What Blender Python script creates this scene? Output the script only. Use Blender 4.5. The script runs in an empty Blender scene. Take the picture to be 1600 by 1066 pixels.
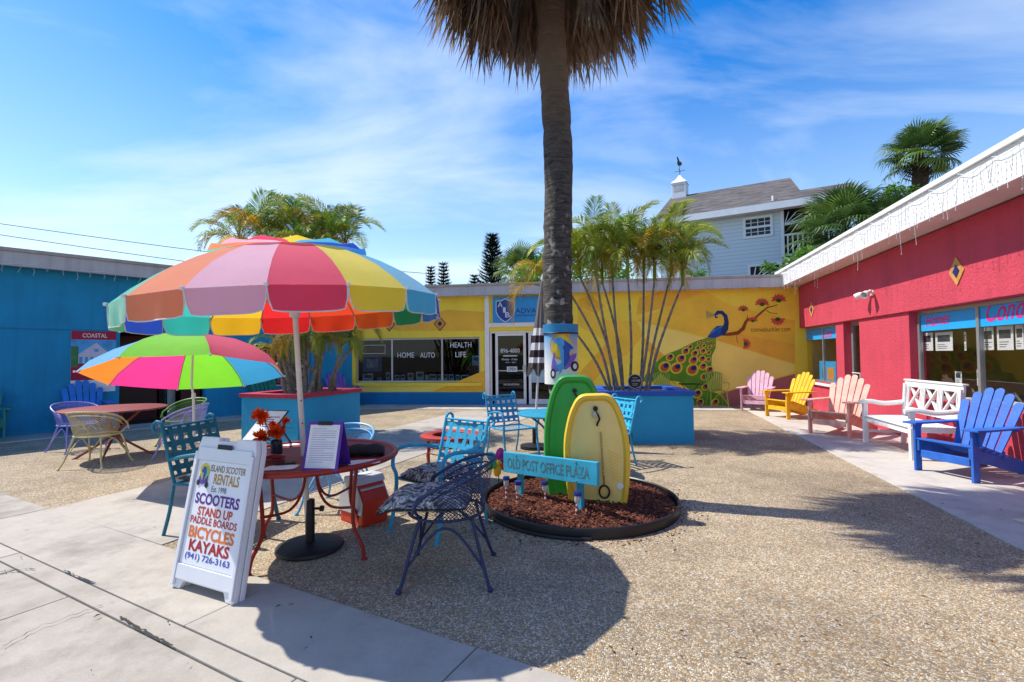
import bpy, bmesh, math, random
from mathutils import Vector, Matrix, geometry
R_ = math.radians
random.seed(7)
scn = bpy.context.scene
COL = scn.collection

# ---------------------------------------------------------------- camera
FPX, CAMH = 760.0, 1.45
_p, _r = R_(1.65), R_(0.63)
_f = Vector((0, math.cos(_p), math.sin(_p))); _u = Vector((0, -math.sin(_p), math.cos(_p))); _x = Vector((1, 0, 0))
CX = _x*math.cos(_r) - _u*math.sin(_r); CU = _u*math.cos(_r) + _x*math.sin(_r)
CC = Vector((0, 0, CAMH))
cam_d = bpy.data.cameras.new('camera'); cam = bpy.data.objects.new('camera', cam_d); COL.objects.link(cam)
cam_d.sensor_width = 36; cam_d.sensor_fit = 'HORIZONTAL'; cam_d.lens = FPX/1600*36
cam_d.clip_start = 0.05; cam_d.clip_end = 4000
cam.matrix_world = Matrix(((CX.x, CU.x, -_f.x, CC.x), (CX.y, CU.y, -_f.y, CC.y), (CX.z, CU.z, -_f.z, CC.z), (0, 0, 0, 1)))
scn.camera = cam

# ---------------------------------------------------------------- light
SUN_EL = R_(54.5); SAZ = math.atan2(-0.952, 0.305)          # sun stands left of and behind the plaza
SDIR = Vector((math.sin(SAZ)*math.cos(SUN_EL), math.cos(SAZ)*math.cos(SUN_EL), math.sin(SUN_EL)))
sl = bpy.data.lights.new('sun', 'SUN'); sl.energy = 4.1; sl.angle = R_(0.5); sl.color = (1.0, 0.945, 0.86)
so = bpy.data.objects.new('sun', sl); COL.objects.link(so); so.location = (-20, 8, 30)
so.rotation_euler = SDIR.to_track_quat('Z', 'Y').to_euler()
w = bpy.data.worlds.new('World'); scn.world = w; w.use_nodes = True
nt = w.node_tree; nt.nodes.clear()
def N(t, typ, **kw):
    n = t.nodes.new(typ)
    for k, v in kw.items(): setattr(n, k, v)
    return n
out = N(nt, 'ShaderNodeOutputWorld'); bg = N(nt, 'ShaderNodeBackground'); bg.inputs[1].default_value = 0.15
sky = N(nt, 'ShaderNodeTexSky', sky_type='NISHITA', sun_disc=False)
sky.sun_elevation = SUN_EL; sky.sun_rotation = SAZ; sky.air_density = 1.3; sky.dust_density = 0.4; sky.ozone_density = 2.2
tc = N(nt, 'ShaderNodeTexCoord'); sep = N(nt, 'ShaderNodeSeparateXYZ'); nt.links.new(tc.outputs['Generated'], sep.inputs[0])
zz = N(nt, 'ShaderNodeMath', operation='ADD'); zz.inputs[1].default_value = 0.22; nt.links.new(sep.outputs[2], zz.inputs[0])
zm = N(nt, 'ShaderNodeMath', operation='MAXIMUM'); zm.inputs[1].default_value = 0.05; nt.links.new(zz.outputs[0], zm.inputs[0])
cmb = N(nt, 'ShaderNodeCombineXYZ')
for i in (0, 1):
    dv = N(nt, 'ShaderNodeMath', operation='DIVIDE'); nt.links.new(sep.outputs[i], dv.inputs[0]); nt.links.new(zm.outputs[0], dv.inputs[1]); nt.links.new(dv.outputs[0], cmb.inputs[i])
mp = N(nt, 'ShaderNodeMapping'); mp.inputs['Scale'].default_value = (0.55, 1.15, 1); mp.inputs['Rotation'].default_value = (0, 0, R_(12)); mp.inputs['Location'].default_value = (3.1, 1.7, 0)
nt.links.new(cmb.outputs[0], mp.inputs[0])
n1 = N(nt, 'ShaderNodeTexNoise'); n1.inputs['Scale'].default_value = 1.35; n1.inputs['Detail'].default_value = 7; n1.inputs['Roughness'].default_value = 0.56; n1.inputs['Distortion'].default_value = 0.5
nt.links.new(mp.outputs[0], n1.inputs[0])
rp = N(nt, 'ShaderNodeValToRGB'); rp.color_ramp.elements[0].position = 0.46; rp.color_ramp.elements[0].color = (0, 0, 0, 1); rp.color_ramp.elements[1].position = 0.70; rp.color_ramp.elements[1].color = (1, 1, 1, 1)
nt.links.new(n1.outputs[0], rp.inputs[0])
hz = N(nt, 'ShaderNodeMapRange'); hz.inputs[1].default_value = 0.02; hz.inputs[2].default_value = 0.5; hz.inputs[3].default_value = 0.42; hz.inputs[4].default_value = 0.0
nt.links.new(sep.outputs[2], hz.inputs[0])
fm = N(nt, 'ShaderNodeMath', operation='MULTIPLY_ADD'); fm.inputs[1].default_value = 0.52; nt.links.new(rp.outputs[0], fm.inputs[0]); nt.links.new(hz.outputs[0], fm.inputs[2])
fc = N(nt, 'ShaderNodeMath', operation='MINIMUM'); fc.inputs[1].default_value = 0.9; nt.links.new(fm.outputs[0], fc.inputs[0])
mx = N(nt, 'ShaderNodeMixRGB'); nt.links.new(fc.outputs[0], mx.inputs[0]); hsv = N(nt, 'ShaderNodeHueSaturation'); hsv.inputs['Hue'].default_value = .512; hsv.inputs['Saturation'].default_value = 1.52; hsv.inputs['Value'].default_value = .92; nt.links.new(sky.outputs[0], hsv.inputs['Color']); nt.links.new(hsv.outputs[0], mx.inputs[1]); mx.inputs[2].default_value = (4.7, 5.2, 5.7, 1)
nt.links.new(mx.outputs[0], bg.inputs[0]); nt.links.new(bg.outputs[0], out.inputs[0])
vs = scn.view_settings; vs.view_transform = 'Standard'; vs.look = 'None'; vs.exposure = 0.58; vs.gamma = 1.0; vs.use_curve_mapping = False
try:
    scn.cycles.max_bounces = 8; scn.cycles.transparent_max_bounces = 12
except Exception: pass

# ---------------------------------------------------------------- helpers
def ray(px, py): return _f + CX*((px-800)/FPX) + CU*((533-py)/FPX)
def G(px, py, z=0.0):
    d = ray(px, py); return CC + d*((z-CAMH)/d.z)
def P(px, py, Y):
    d = ray(px, py); return CC + d*(Y/d.y)
def hexc(h):
    h = h.lstrip('#'); o = []
    for i in (0, 2, 4):
        c = int(h[i:i+2], 16)/255; o.append(c/12.92 if c <= .04045 else ((c+.055)/1.055)**2.4)
    return tuple(o)
MATS = {}
def mat(name, col, rough=.55, var=.12, vs=5., bump=0., bs=60., metal=0., trans=0., spec=.4, obj_var=0., wear=None, streak=0., sheen=0.):
    """principled with noise colour variation, optional relief, translucency and wear colour"""
    if name in MATS: return MATS[name]
    if isinstance(col, str): col = hexc(col)
    m = bpy.data.materials.new(name); m.use_nodes = True; t = m.node_tree; t.nodes.clear(); MATS[name] = m
    o = N(t, 'ShaderNodeOutputMaterial'); b = N(t, 'ShaderNodeBsdfPrincipled'); c = N(t, 'ShaderNodeTexCoord')
    b.inputs['Roughness'].default_value = rough; b.inputs['Metallic'].default_value = metal; b.inputs['Specular IOR Level'].default_value = spec
    if sheen: b.inputs['Sheen Weight'].default_value = sheen; b.inputs['Sheen Roughness'].default_value = .5
    nz = N(t, 'ShaderNodeTexNoise'); nz.inputs['Scale'].default_value = vs; nz.inputs['Detail'].default_value = 6; nz.inputs['Roughness'].default_value = .62
    t.links.new(c.outputs['Object'], nz.inputs[0])
    mr = N(t, 'ShaderNodeMapRange'); mr.inputs[1].default_value = .3; mr.inputs[2].default_value = .7; mr.inputs[3].default_value = 1-var*1.4; mr.inputs[4].default_value = 1+var
    t.links.new(nz.outputs[0], mr.inputs[0])
    hs = N(t, 'ShaderNodeHueSaturation'); hs.inputs['Color'].default_value = (*col, 1); t.links.new(mr.outputs[0], hs.inputs['Value'])
    last = hs.outputs[0]
    if obj_var:
        oi = N(t, 'ShaderNodeObjectInfo'); r2 = N(t, 'ShaderNodeMapRange'); r2.inputs[3].default_value = 1-obj_var; r2.inputs[4].default_value = 1+obj_var
        t.links.new(oi.outputs['Random'], r2.inputs[0]); h2 = N(t, 'ShaderNodeHueSaturation'); t.links.new(last, h2.inputs['Color']); t.links.new(r2.outputs[0], h2.inputs['Value']); last = h2.outputs[0]
    if wear:
        wc = hexc(wear[0]); n3 = N(t, 'ShaderNodeTexNoise'); n3.inputs['Scale'].default_value = wear[1]; n3.inputs['Detail'].default_value = 9; n3.inputs['Roughness'].default_value = .7
        t.links.new(c.outputs['Object'], n3.inputs[0]); r3 = N(t, 'ShaderNodeMapRange'); r3.inputs[1].default_value = wear[2]; r3.inputs[2].default_value = wear[2]+.06
        t.links.new(n3.outputs[0], r3.inputs[0]); m3 = N(t, 'ShaderNodeMixRGB'); m3.inputs[2].default_value = (*wc, 1); t.links.new(r3.outputs[0], m3.inputs[0]); t.links.new(last, m3.inputs[1]); last = m3.outputs[0]
    if streak:
        mpp = N(t, 'ShaderNodeMapping'); mpp.inputs['Scale'].default_value = (9, 9, .5); t.links.new(c.outputs['Object'], mpp.inputs[0])
        n4 = N(t, 'ShaderNodeTexNoise'); n4.inputs['Scale'].default_value = 1; n4.inputs['Detail'].default_value = 5; t.links.new(mpp.outputs[0], n4.inputs[0])
        r4 = N(t, 'ShaderNodeMapRange'); r4.inputs[1].default_value = .45; r4.inputs[2].default_value = .75; r4.inputs[3].default_value = 1; r4.inputs[4].default_value = 1-streak
        t.links.new(n4.outputs[0], r4.inputs[0]); h4 = N(t, 'ShaderNodeHueSaturation'); t.links.new(last, h4.inputs['Color']); t.links.new(r4.outputs[0], h4.inputs['Value']); last = h4.outputs[0]
    t.links.new(last, b.inputs['Base Color'])
    if bump:
        nb = N(t, 'ShaderNodeTexNoise'); nb.inputs['Scale'].default_value = bs; nb.inputs['Detail'].default_value = 4
        t.links.new(c.outputs['Object'], nb.inputs[0]); bp = N(t, 'ShaderNodeBump'); bp.inputs['Strength'].default_value = bump; bp.inputs['Distance'].default_value = .02
        t.links.new(nb.outputs[0], bp.inputs['Height']); t.links.new(bp.outputs[0], b.inputs['Normal'])
    if trans:
        tr = N(t, 'ShaderNodeBsdfTranslucent'); t.links.new(last, tr.inputs[0]); ms = N(t, 'ShaderNodeMixShader'); ms.inputs[0].default_value = trans
        t.links.new(b.outputs[0], ms.inputs[1]); t.links.new(tr.outputs[0], ms.inputs[2]); t.links.new(ms.outputs[0], o.inputs[0])
    else: t.links.new(b.outputs[0], o.inputs[0])
    return m

def glass_mat(name, tint=.8, base=.06, refl=.5):
    if name in MATS: return MATS[name]
    m = bpy.data.materials.new(name); m.use_nodes = True; t = m.node_tree; t.nodes.clear(); MATS[name] = m
    o = N(t, 'ShaderNodeOutputMaterial'); tr = N(t, 'ShaderNodeBsdfTransparent'); tr.inputs[0].default_value = (tint, tint, tint*.98, 1)
    gl = N(t, 'ShaderNodeBsdfGlossy'); gl.inputs['Roughness'].default_value = .015; gl.inputs[0].default_value = (.9, .92, .95, 1)
    fr = N(t, 'ShaderNodeFresnel'); fr.inputs[0].default_value = 1.5; ad = N(t, 'ShaderNodeMath', operation='ADD'); ad.inputs[1].default_value = base; fs_ = N(t, 'ShaderNodeMath', operation='MULTIPLY'); fs_.inputs[1].default_value = refl; t.links.new(fr.outputs[0], fs_.inputs[0]); t.links.new(fs_.outputs[0], ad.inputs[0])
    ms = N(t, 'ShaderNodeMixShader'); t.links.new(ad.outputs[0], ms.inputs[0]); t.links.new(tr.outputs[0], ms.inputs[1]); t.links.new(gl.outputs[0], ms.inputs[2]); t.links.new(ms.outputs[0], o.inputs[0])
    return m

class B:
    """collects shapes into one mesh"""
    def __init__(s): s.v = []; s.f = []
    def add(s, vs, fs):
        o = len(s.v); s.v += [tuple(q) for q in vs]; s.f += [tuple(i+o for i in f) for f in fs]; return s
    def box(s, c, d, rz=0, M=None):
        hx, hy, hz = d[0]/2, d[1]/2, d[2]/2; m = M or Matrix.Rotation(rz, 3, 'Z')
        return s.add([Vector(c)+m@Vector((x*hx, y*hy, z*hz)) for x in (-1, 1) for y in (-1, 1) for z in (-1, 1)],
                     [(0, 1, 3, 2), (4, 6, 7, 5), (0, 4, 5, 1), (2, 3, 7, 6), (0, 2, 6, 4), (1, 5, 7, 3)])
    def span(s, x0, x1, y0, y1, z0, z1): return s.box(((x0+x1)/2, (y0+y1)/2, (z0+z1)/2), (x1-x0, y1-y0, z1-z0))
    def beam(s, p0, p1, wd, th, up=(0, 0, 1)):
        p0, p1 = Vector(p0), Vector(p1); a = (p1-p0); L = a.length; a.normalize(); sd = a.cross(Vector(up))
        if sd.length < 1e-5: sd = a.cross(Vector((0, 1, 0)))
        sd.normalize(); n = sd.cross(a); M = Matrix((a, sd, n)).transposed(); return s.box((p0+p1)/2, (L, wd, th), M=M)
    def tube(s, pts, r, n=8, closed=False, flat=1.0):
        pts = [Vector(q) for q in pts]; k = len(pts); rr = r if isinstance(r, (list, tuple)) else [r]*k
        o = len(s.v); pn = None
        for i, q in enumerate(pts):
            a = pts[(i+1) % k] if (i < k-1 or closed) else q; b = pts[i-1] if (i > 0 or closed) else q
            t = (a-b).normalized()
            if pn is None:
                pn = t.cross(Vector((0, 0, 1)))
                if pn.length < 1e-3: pn = t.cross(Vector((1, 0, 0)))
            pn = (pn - t*pn.dot(t)).normalized(); bn = t.cross(pn)
            for j in range(n):
                an = 2*math.pi*j/n; s.v.append(tuple(q + (pn*math.cos(an)*flat + bn*math.sin(an))*rr[i]))
        for i in range(k if closed else k-1):
            i2 = (i+1) % k
            for j in range(n):
                j2 = (j+1) % n; s.f.append((o+i*n+j, o+i*n+j2, o+i2*n+j2, o+i2*n+j))
        if not closed: s.f.append(tuple(o+j for j in reversed(range(n)))); s.f.append(tuple(o+(k-1)*n+j for j in range(n)))
        return s
    def lathe(s, prof, n=32, c=(0, 0, 0), M=None):
        o = len(s.v); c = Vector(c)
        for r, z in prof:
            for j in range(n):
                a = 2*math.pi*j/n; q = Vector((r*math.cos(a), r*math.sin(a), z)); s.v.append(tuple(c + (M@q if M else q)))
        for i in range(len(prof)-1):
            for j in range(n):
                j2 = (j+1) % n; s.f.append((o+i*n+j, o+i*n+j2, o+(i+1)*n+j2, o+(i+1)*n+j))
        if prof[0][0] > 1e-6: s.f.append(tuple(o+j for j in reversed(range(n))))
        if prof[-1][0] > 1e-6: s.f.append(tuple(o+(len(prof)-1)*n+j for j in range(n)))
        return s
    def prism(s, poly, fn, t0, t1):
        """poly 2D, fn(u,v,t)->3D"""
        n = len(poly); o = len(s.v)
        for t in (t0, t1):
            for u, v in poly: s.v.append(tuple(fn(u, v, t)))
        s.f.append(tuple(o+i for i in reversed(range(n)))); s.f.append(tuple(o+n+i for i in range(n)))
        for i in range(n): j = (i+1) % n; s.f.append((o+i, o+j, o+n+j, o+n+i))
        return s
    def grid(s, rows, closed=False):
        o = len(s.v); m = len(rows[0])
        for r in rows: s.v += [tuple(q) for q in r]
        for i in range(len(rows)-1):
            for j in range(m if closed else m-1):
                j2 = (j+1) % m; s.f.append((o+i*m+j, o+i*m+j2, o+(i+1)*m+j2, o+(i+1)*m+j))
        return s
    def fill(s, poly3):
        tri = geometry.tessellate_polygon([[Vector(q) for q in poly3]]); return s.add(poly3, [tuple(t) for t in tri])
    def mesh(s, name, m, smooth=False, bevel=0., recalc=True):
        me = bpy.data.meshes.new(name); me.from_pydata(s.v, [], s.f)
        if bevel or recalc:
            bm = bmesh.new(); bm.from_mesh(me)
            if bevel:
                bmesh.ops.recalc_face_normals(bm, faces=bm.faces); bm.normal_update()
                eds = [e for e in bm.edges if len(e.link_faces) == 2 and e.calc_face_angle(0) > .6]
                bmesh.ops.bevel(bm, geom=eds, offset=bevel, segments=2, affect='EDGES', profile=.6, clamp_overlap=True)
            bmesh.ops.recalc_face_normals(bm, faces=bm.faces); bm.to_mesh(me); bm.free()
        if smooth:
            me.polygons.foreach_set('use_smooth', [True]*len(me.polygons))
            try: me.set_sharp_from_angle(angle=R_(40))
            except Exception: pass
        if m: me.materials.append(m)
        return me
    def obj(s, name, m, parent=None, smooth=False, bevel=0., recalc=True):
        return link(name, s.mesh(name, m, smooth, bevel, recalc), parent)
def link(name, me, parent=None, loc=None, rot=None, scale=None):
    o = bpy.data.objects.new(name, me); COL.objects.link(o)
    if parent: o.parent = parent
    if loc is not None: o.location = loc
    if rot is not None: o.rotation_euler = rot
    if scale is not None: o.scale = (scale,)*3 if isinstance(scale, (int, float)) else scale
    return o
def tag(o, label, cat, group=None, kind=None):
    o['label'] = label; o['category'] = cat
    if group: o['group'] = group
    if kind: o['kind'] = kind
    return o
def thing(name, label, cat, loc=(0, 0, 0), rz=0., group=None):
    o = bpy.data.objects.new(name, None); COL.objects.link(o); o.location = loc; o.rotation_euler = (0, 0, rz); o.empty_display_size = .2
    return tag(o, label, cat, group)
def struct(o): o['kind'] = 'structure'; return o
def face_rz(dx, dy):
    """yaw that turns local -Y (a thing's front) to world direction (dx,dy)"""
    return math.atan2(dx, -dy)
def arc(c, r, a0, a1, n, plane='xz'):
    o = []
    for i in range(n+1):
        a = a0+(a1-a0)*i/n; u, v = r*math.cos(a), r*math.sin(a)
        o.append(Vector(c) + (Vector((u, 0, v)) if plane == 'xz' else Vector((u, v, 0)) if plane == 'xy' else Vector((0, u, v))))
    return o
def smooth_path(pts, k=6):
    pts = [Vector(p) for p in pts]; o = []
    for i in range(len(pts)-1):
        p0 = pts[max(i-1, 0)]; p1 = pts[i]; p2 = pts[i+1]; p3 = pts[min(i+2, len(pts)-1)]
        for j in range(k):
            t = j/k; o.append(.5*((2*p1)+(p2-p0)*t+(2*p0-5*p1+4*p2-p3)*t*t+(3*p1-p0-3*p2+p3)*t**3))
    o.append(pts[-1]); return o
def text_pts(body, bold=0., shear=0.):
    cu = bpy.data.curves.new('txt', 'FONT'); cu.body = body; cu.size = 1; cu.offset = bold; cu.shear = shear; cu.resolution_u = 3; cu.align_x = 'LEFT'
    ob = bpy.data.objects.new('txt', cu); me = bpy.data.meshes.new_from_object(ob)
    vs_ = [(q.co.x, q.co.y) for q in me.vertices]; fs = [tuple(p.vertices) for p in me.polygons]
    bpy.data.objects.remove(ob); bpy.data.curves.remove(cu); bpy.data.meshes.remove(me)
    x0 = min(q[0] for q in vs_); x1 = max(q[0] for q in vs_); y0 = min(q[1] for q in vs_); y1 = max(q[1] for q in vs_)
    return [((q[0]-x0)/(x1-x0), (q[1]-y0)/(y1-y0)) for q in vs_], fs
def text(name, body, fn, m, parent, bold=0., shear=0.):
    """fn maps the unit square of the lettering to local 3D"""
    v, f = text_pts(body, bold, shear); b = B(); b.add([fn(*q) for q in v], f); return b.obj(name, m, parent, recalc=False)
def rect_fn(x, z, w_, h_, y=0., rise=0.):
    """lettering on a wall: centre x,z, width, height, at depth y; rise tilts the baseline"""
    return lambda u, v: Vector((x+(u-.5)*w_, y, z+(v-.5)*h_+rise*(u-.5)))
# ---------------------------------------------------------------- ground materials
def ground_mat(name, kind):
    m = bpy.data.materials.new(name); m.use_nodes = True; t = m.node_tree; b = t.nodes['Principled BSDF']; MATS[name] = m
    c = N(t, 'ShaderNodeTexCoord'); L = t.links.new
    def noise(sc, det=6, ro=.6):
        n = N(t, 'ShaderNodeTexNoise'); n.inputs['Scale'].default_value = sc; n.inputs['Detail'].default_value = det; n.inputs['Roughness'].default_value = ro; L(c.outputs['Object'], n.inputs[0]); return n
    def rng(src, a, b_, c_, d):
        r = N(t, 'ShaderNodeMapRange'); r.inputs[1].default_value = a; r.inputs[2].default_value = b_; r.inputs[3].default_value = c_; r.inputs[4].default_value = d; L(src, r.inputs[0]); return r.outputs[0]
    def val(col, f):
        h = N(t, 'ShaderNodeHueSaturation'); L(col, h.inputs['Color']); L(f, h.inputs['Value']); return h.outputs[0]
    if kind == 'aggregate':
        wob = noise(14, 2); wm = N(t, 'ShaderNodeVectorMath', operation='MULTIPLY_ADD'); wm.inputs[1].default_value = (.012, .012, .012); L(wob.outputs['Color'], wm.inputs[0]); L(c.outputs['Object'], wm.inputs[2])
        v = N(t, 'ShaderNodeTexVoronoi'); v.inputs['Scale'].default_value = 98; L(wm.outputs[0], v.inputs['Vector'])
        ve = N(t, 'ShaderNodeTexVoronoi', feature='DISTANCE_TO_EDGE'); ve.inputs['Scale'].default_value = 98; L(wm.outputs[0], ve.inputs['Vector'])
        sp = N(t, 'ShaderNodeSeparateColor'); L(v.outputs['Color'], sp.inputs[0])
        r = N(t, 'ShaderNodeValToRGB'); r.color_ramp.interpolation = 'CONSTANT'; e = r.color_ramp.elements
        cols = [(0, '#a08c70'), (.14, '#d0ba96'), (.3, '#e6d6b8'), (.44, '#b99b70'), (.56, '#dac29a'), (.68, '#aaa497'), (.78, '#eee6d4'), (.86, '#c2945f'), (.92, '#8c7f6e')]
        e[0].position = 0; e[0].color = (*hexc(cols[0][1]), 1); e[1].position = cols[1][0]; e[1].color = (*hexc(cols[1][1]), 1)
        for p_, h_ in cols[2:]: q = e.new(p_); q.color = (*hexc(h_), 1)
        L(sp.outputs[0], r.inputs[0])
        gap = rng(ve.outputs['Distance'], .02, .12, 0, 1); mg = N(t, 'ShaderNodeMixRGB'); mg.inputs[1].default_value = (*hexc('#948468'), 1); L(gap, mg.inputs[0]); L(r.outputs[0], mg.inputs[2])
        col = val(mg.outputs[0], rng(noise(.7, 8, .65).outputs[0], .3, .72, .68, 1.14))
        col = val(col, rng(noise(.42, 9, .72).outputs[0], .5, .6, 1.04, .84)); col = val(col, rng(noise(3.2, 6, .6).outputs[0], .3, .7, .86, 1.08)); col = val(col, rng(noise(160, 2).outputs[0], .3, .7, .85, 1.12))
        L(col, b.inputs['Base Color']); b.inputs['Roughness'].default_value = .75; b.inputs['Specular IOR Level'].default_value = .3
        bp = N(t, 'ShaderNodeBump'); bp.inputs['Strength'].default_value = .75; bp.inputs['Distance'].default_value = .006; L(rng(ve.outputs['Distance'], 0, .35, 0, 1), bp.inputs['Height']); L(bp.outputs[0], b.inputs['Normal'])
    else:
        base, dk, lo = {'concrete': ('#b2aa9d', '#878075', .76), 'walk': ('#bfb8ad', '#988f85', .84), 'street': ('#aea699', '#7f786d', .74), 'base': ('#6a6257', '#4d4840', .7)}[kind]
        n1 = noise(1.1, 9, .68); mg = N(t, 'ShaderNodeMixRGB'); mg.inputs[1].default_value = (*hexc(dk), 1); mg.inputs[2].default_value = (*hexc(base), 1); L(rng(n1.outputs[0], .28, .5, 0, 1), mg.inputs[0])
        col = val(mg.outputs[0], rng(noise(5.5, 8, .7).outputs[0], .3, .7, lo+.1, 1.06)); col = val(col, rng(noise(170, 3).outputs[0], .3, .7, .9, 1.07))
        oi = N(t, 'ShaderNodeObjectInfo'); col = val(col, rng(oi.outputs['Random'], 0, 1, .9, 1.06))
        # dark specks and drip stains
        vo = N(t, 'ShaderNodeTexVoronoi'); vo.inputs['Scale'].default_value = 2.6; L(c.outputs['Object'], vo.inputs['Vector']); sp = rng(vo.outputs['Distance'], .03, .055, .62, 1); col = val(col, sp)
        L(col, b.inputs['Base Color']); b.inputs['Roughness'].default_value = .82; b.inputs['Specular IOR Level'].default_value = .25
        bp = N(t, 'ShaderNodeBump'); bp.inputs['Strength'].default_value = .35; bp.inputs['Distance'].default_value = .004; L(noise(90, 5).outputs[0], bp.inputs['Height']); L(bp.outputs[0], b.inputs['Normal'])
    return m
m_agg = ground_mat('aggregate', 'aggregate'); m_con = ground_mat('concrete', 'concrete'); m_walk = ground_mat('walkway', 'walk'); m_str = ground_mat('street_concrete', 'street'); m_base = ground_mat('ground_base', 'base')

# ---------------------------------------------------------------- wall frames
def cross_pt(A, d, A2, d2):
    t = ((A2.x-A.x)*d2.y-(A2.y-A.y)*d2.x)/(d.x*d2.y-d.y*d2.x); return A+d*t
V2 = lambda x, y: Vector((x, y, 0))
dB = V2(math.cos(R_(-7.7)), math.sin(R_(-7.7))); dL = V2(math.sin(R_(40.9)), math.cos(R_(40.9))); dR = V2(-math.sin(R_(14.17)), -math.cos(R_(14.17)))
pB, pL, pR = V2(0, 14.12), V2(-9.62, 9.28), V2(6.5, 8.0)
cLB = cross_pt(pL, dL, pB, dB); cRB = cross_pt(pR, dR, pB, dB)
class Wall:
    def __init__(s, A, d): s.A = A; s.d = d; s.i = V2(-d.y, d.x); s.rz = math.atan2(d.y, d.x)
    def xz(s, px, py, y=0.):
        r = ray(px, py); a = s.A+s.i*y; t = (a-CC).dot(s.i)/r.dot(s.i); q = CC+r*t; return (q-s.A).dot(s.d), q.z
    def x(s, px, y=0., py=556): return s.xz(px, py, y)[0]
    def z(s, px, py, y=0.): return s.xz(px, py, y)[1]
    def loc(s, px, py, y=0.): q = s.xz(px, py, y); return Vector((q[0], y, q[1]))
    def world(s, x, y, z=0.): q = s.A+s.d*x+s.i*y; return Vector((q.x, q.y, z))
WL, WB, WR = Wall(cLB, dL), Wall(cLB, dB), Wall(cRB, dR)
LB = (cRB-cLB).length

# ---------------------------------------------------------------- ground sheets and slabs
def sheet(name, poly, z, m):
    b = B(); b.fill([(q[0], q[1], z) for q in poly]); return struct(b.obj(name, m, recalc=False))
sheet('ground', [(-1500, -1500), (1500, -1500), (1500, 1500), (-1500, 1500)], -.075, m_base)
sd = V2(math.sin(R_(118.3)), math.cos(R_(118.3))); td = V2(sd.y, -sd.x)       # along the street, towards the street
O_ = G(252, 853); O_.z = 0
def ab(px, py): q = G(px, py)-O_; return q.dot(sd), q.dot(td)
def st(a, b_): q = O_+sd*a+td*b_; return (q.x, q.y)
b2, b3 = ab(0, 850)[1], ab(0, 878)[1]
a1, a2 = ab(293, 978)[0], ab(720, 1040)[0]
sheet('joint_fill', [st(-8, -.01), st(8, -.01), st(8, b3+3.2), st(-8, b3+3.2)][::-1], -.010, mat('joint_sand', '#8a8172', .95, .3, 12))
sheet('plaza_paving', [st(-9, 0), st(9, 0), (9, 16), (-4, 19), (-15, 12)], 0, m_agg)
def slab(parent, poly, z, m, th=.07):
    n = len(poly); b = B(); b.prism(poly, lambda u, v, t: (u, v, t), z-th, z); return b.obj('slab', m, parent, bevel=.006)
def group_struct(name):
    o = bpy.data.objects.new(name, None); COL.objects.link(o); o['kind'] = 'structure'; return o
g_ = .0045
swk = group_struct('sidewalk')
aj = [a1-3*(a2-a1)*1.05, a1-2*(a2-a1), a1-(a2-a1), a1, a2, a2+1.9, a2+3.8, a2+5.7]
aj = [-6.4, -4.6, -2.02, a1-.62*0-.0, a2, a2+1.75, a2+3.5, a2+5.3]
rnd = random.Random(3)
for i in range(len(aj)-1):
    slab(swk, [st(aj[i]+g_, .004), st(aj[i], b2-g_), st(aj[i+1]-g_, b2-g_), st(aj[i+1]-g_, .004)][::-1], .010+rnd.uniform(-.003, .003), m_con)
kerb = group_struct('kerb')
for i in range(5):
    x0 = -7+i*3.1; slab(kerb, [st(x0+g_, b2+g_), st(x0+g_, b3-g_), st(x0+3.1-g_, b3-g_), st(x0+3.1-g_, b2+g_)][::-1], .009+rnd.uniform(-.002, .002), m_con)
apron = group_struct('street_apron')
ac = ab(0, 950)[0]
xs_ = [-7, ab(10, 895)[0], ab(130, 925)[0]+.0, ab(385, 1066)[0]+.55, 3.2, 6]
for i in range(len(xs_)-1):
    slab(apron, [st(xs_[i]+g_, b3+g_), st(xs_[i]+g_, b3+3.2), st(xs_[i+1]-g_, b3+3.2), st(xs_[i+1]-g_, b3+g_)][::-1], .002+rnd.uniform(-.003, .003), m_str)
sheet('road', [st(-40, b3+3.21), st(-40, b3+12), st(40, b3+12), st(40, b3+3.21)][::-1], -.03, mat('asphalt', (.05, .05, .052), .9, .2, 3, bump=.4, bs=120))
# broken concrete patch and cracks in the apron and walk
def crack(name, pts, wd, z, m, par):
    b = B(); r = random.Random(len(pts)+int(pts[0][0])); k = []
    for i in range(len(pts)-1):
        for j in range(7):
            t = j/7; k.append((pts[i][0]+(pts[i+1][0]-pts[i][0])*t+r.uniform(-2, 2)*(j > 0), pts[i][1]+(pts[i+1][1]-pts[i][1])*t+r.uniform(-1.5, 1.5)*(j > 0)))
    k.append(pts[-1]); q = [G(*p_) for p_ in k]; rows = []
    for i, p_ in enumerate(q):
        d = (q[min(i+1, len(q)-1)]-q[max(i-1, 0)]).normalized(); n = V2(-d.y, d.x)*wd*r.uniform(.3, 1.); rows.append([p_+n+Vector((0, 0, z)), p_-n+Vector((0, 0, z))])
    b.grid(rows); return b.obj(name, m, par, recalc=False)
m_crk = mat('crack_dirt', '#453d33', .95, .3, 20)
crack('crack', [(5, 1015), (60, 985), (130, 960), (160, 950)], .0035, .0175, m_crk, apron)
crack('crack', [(0, 898), (25, 894), (55, 893)], .005, .0179, m_crk, apron)
crack('crack', [(188, 968), (205, 978), (240, 999), (270, 1014)], .008, .0176, m_crk, apron)
crack('crack', [(100, 895), (118, 904), (150, 915)], .006, .0186, m_crk, kerb)
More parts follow.
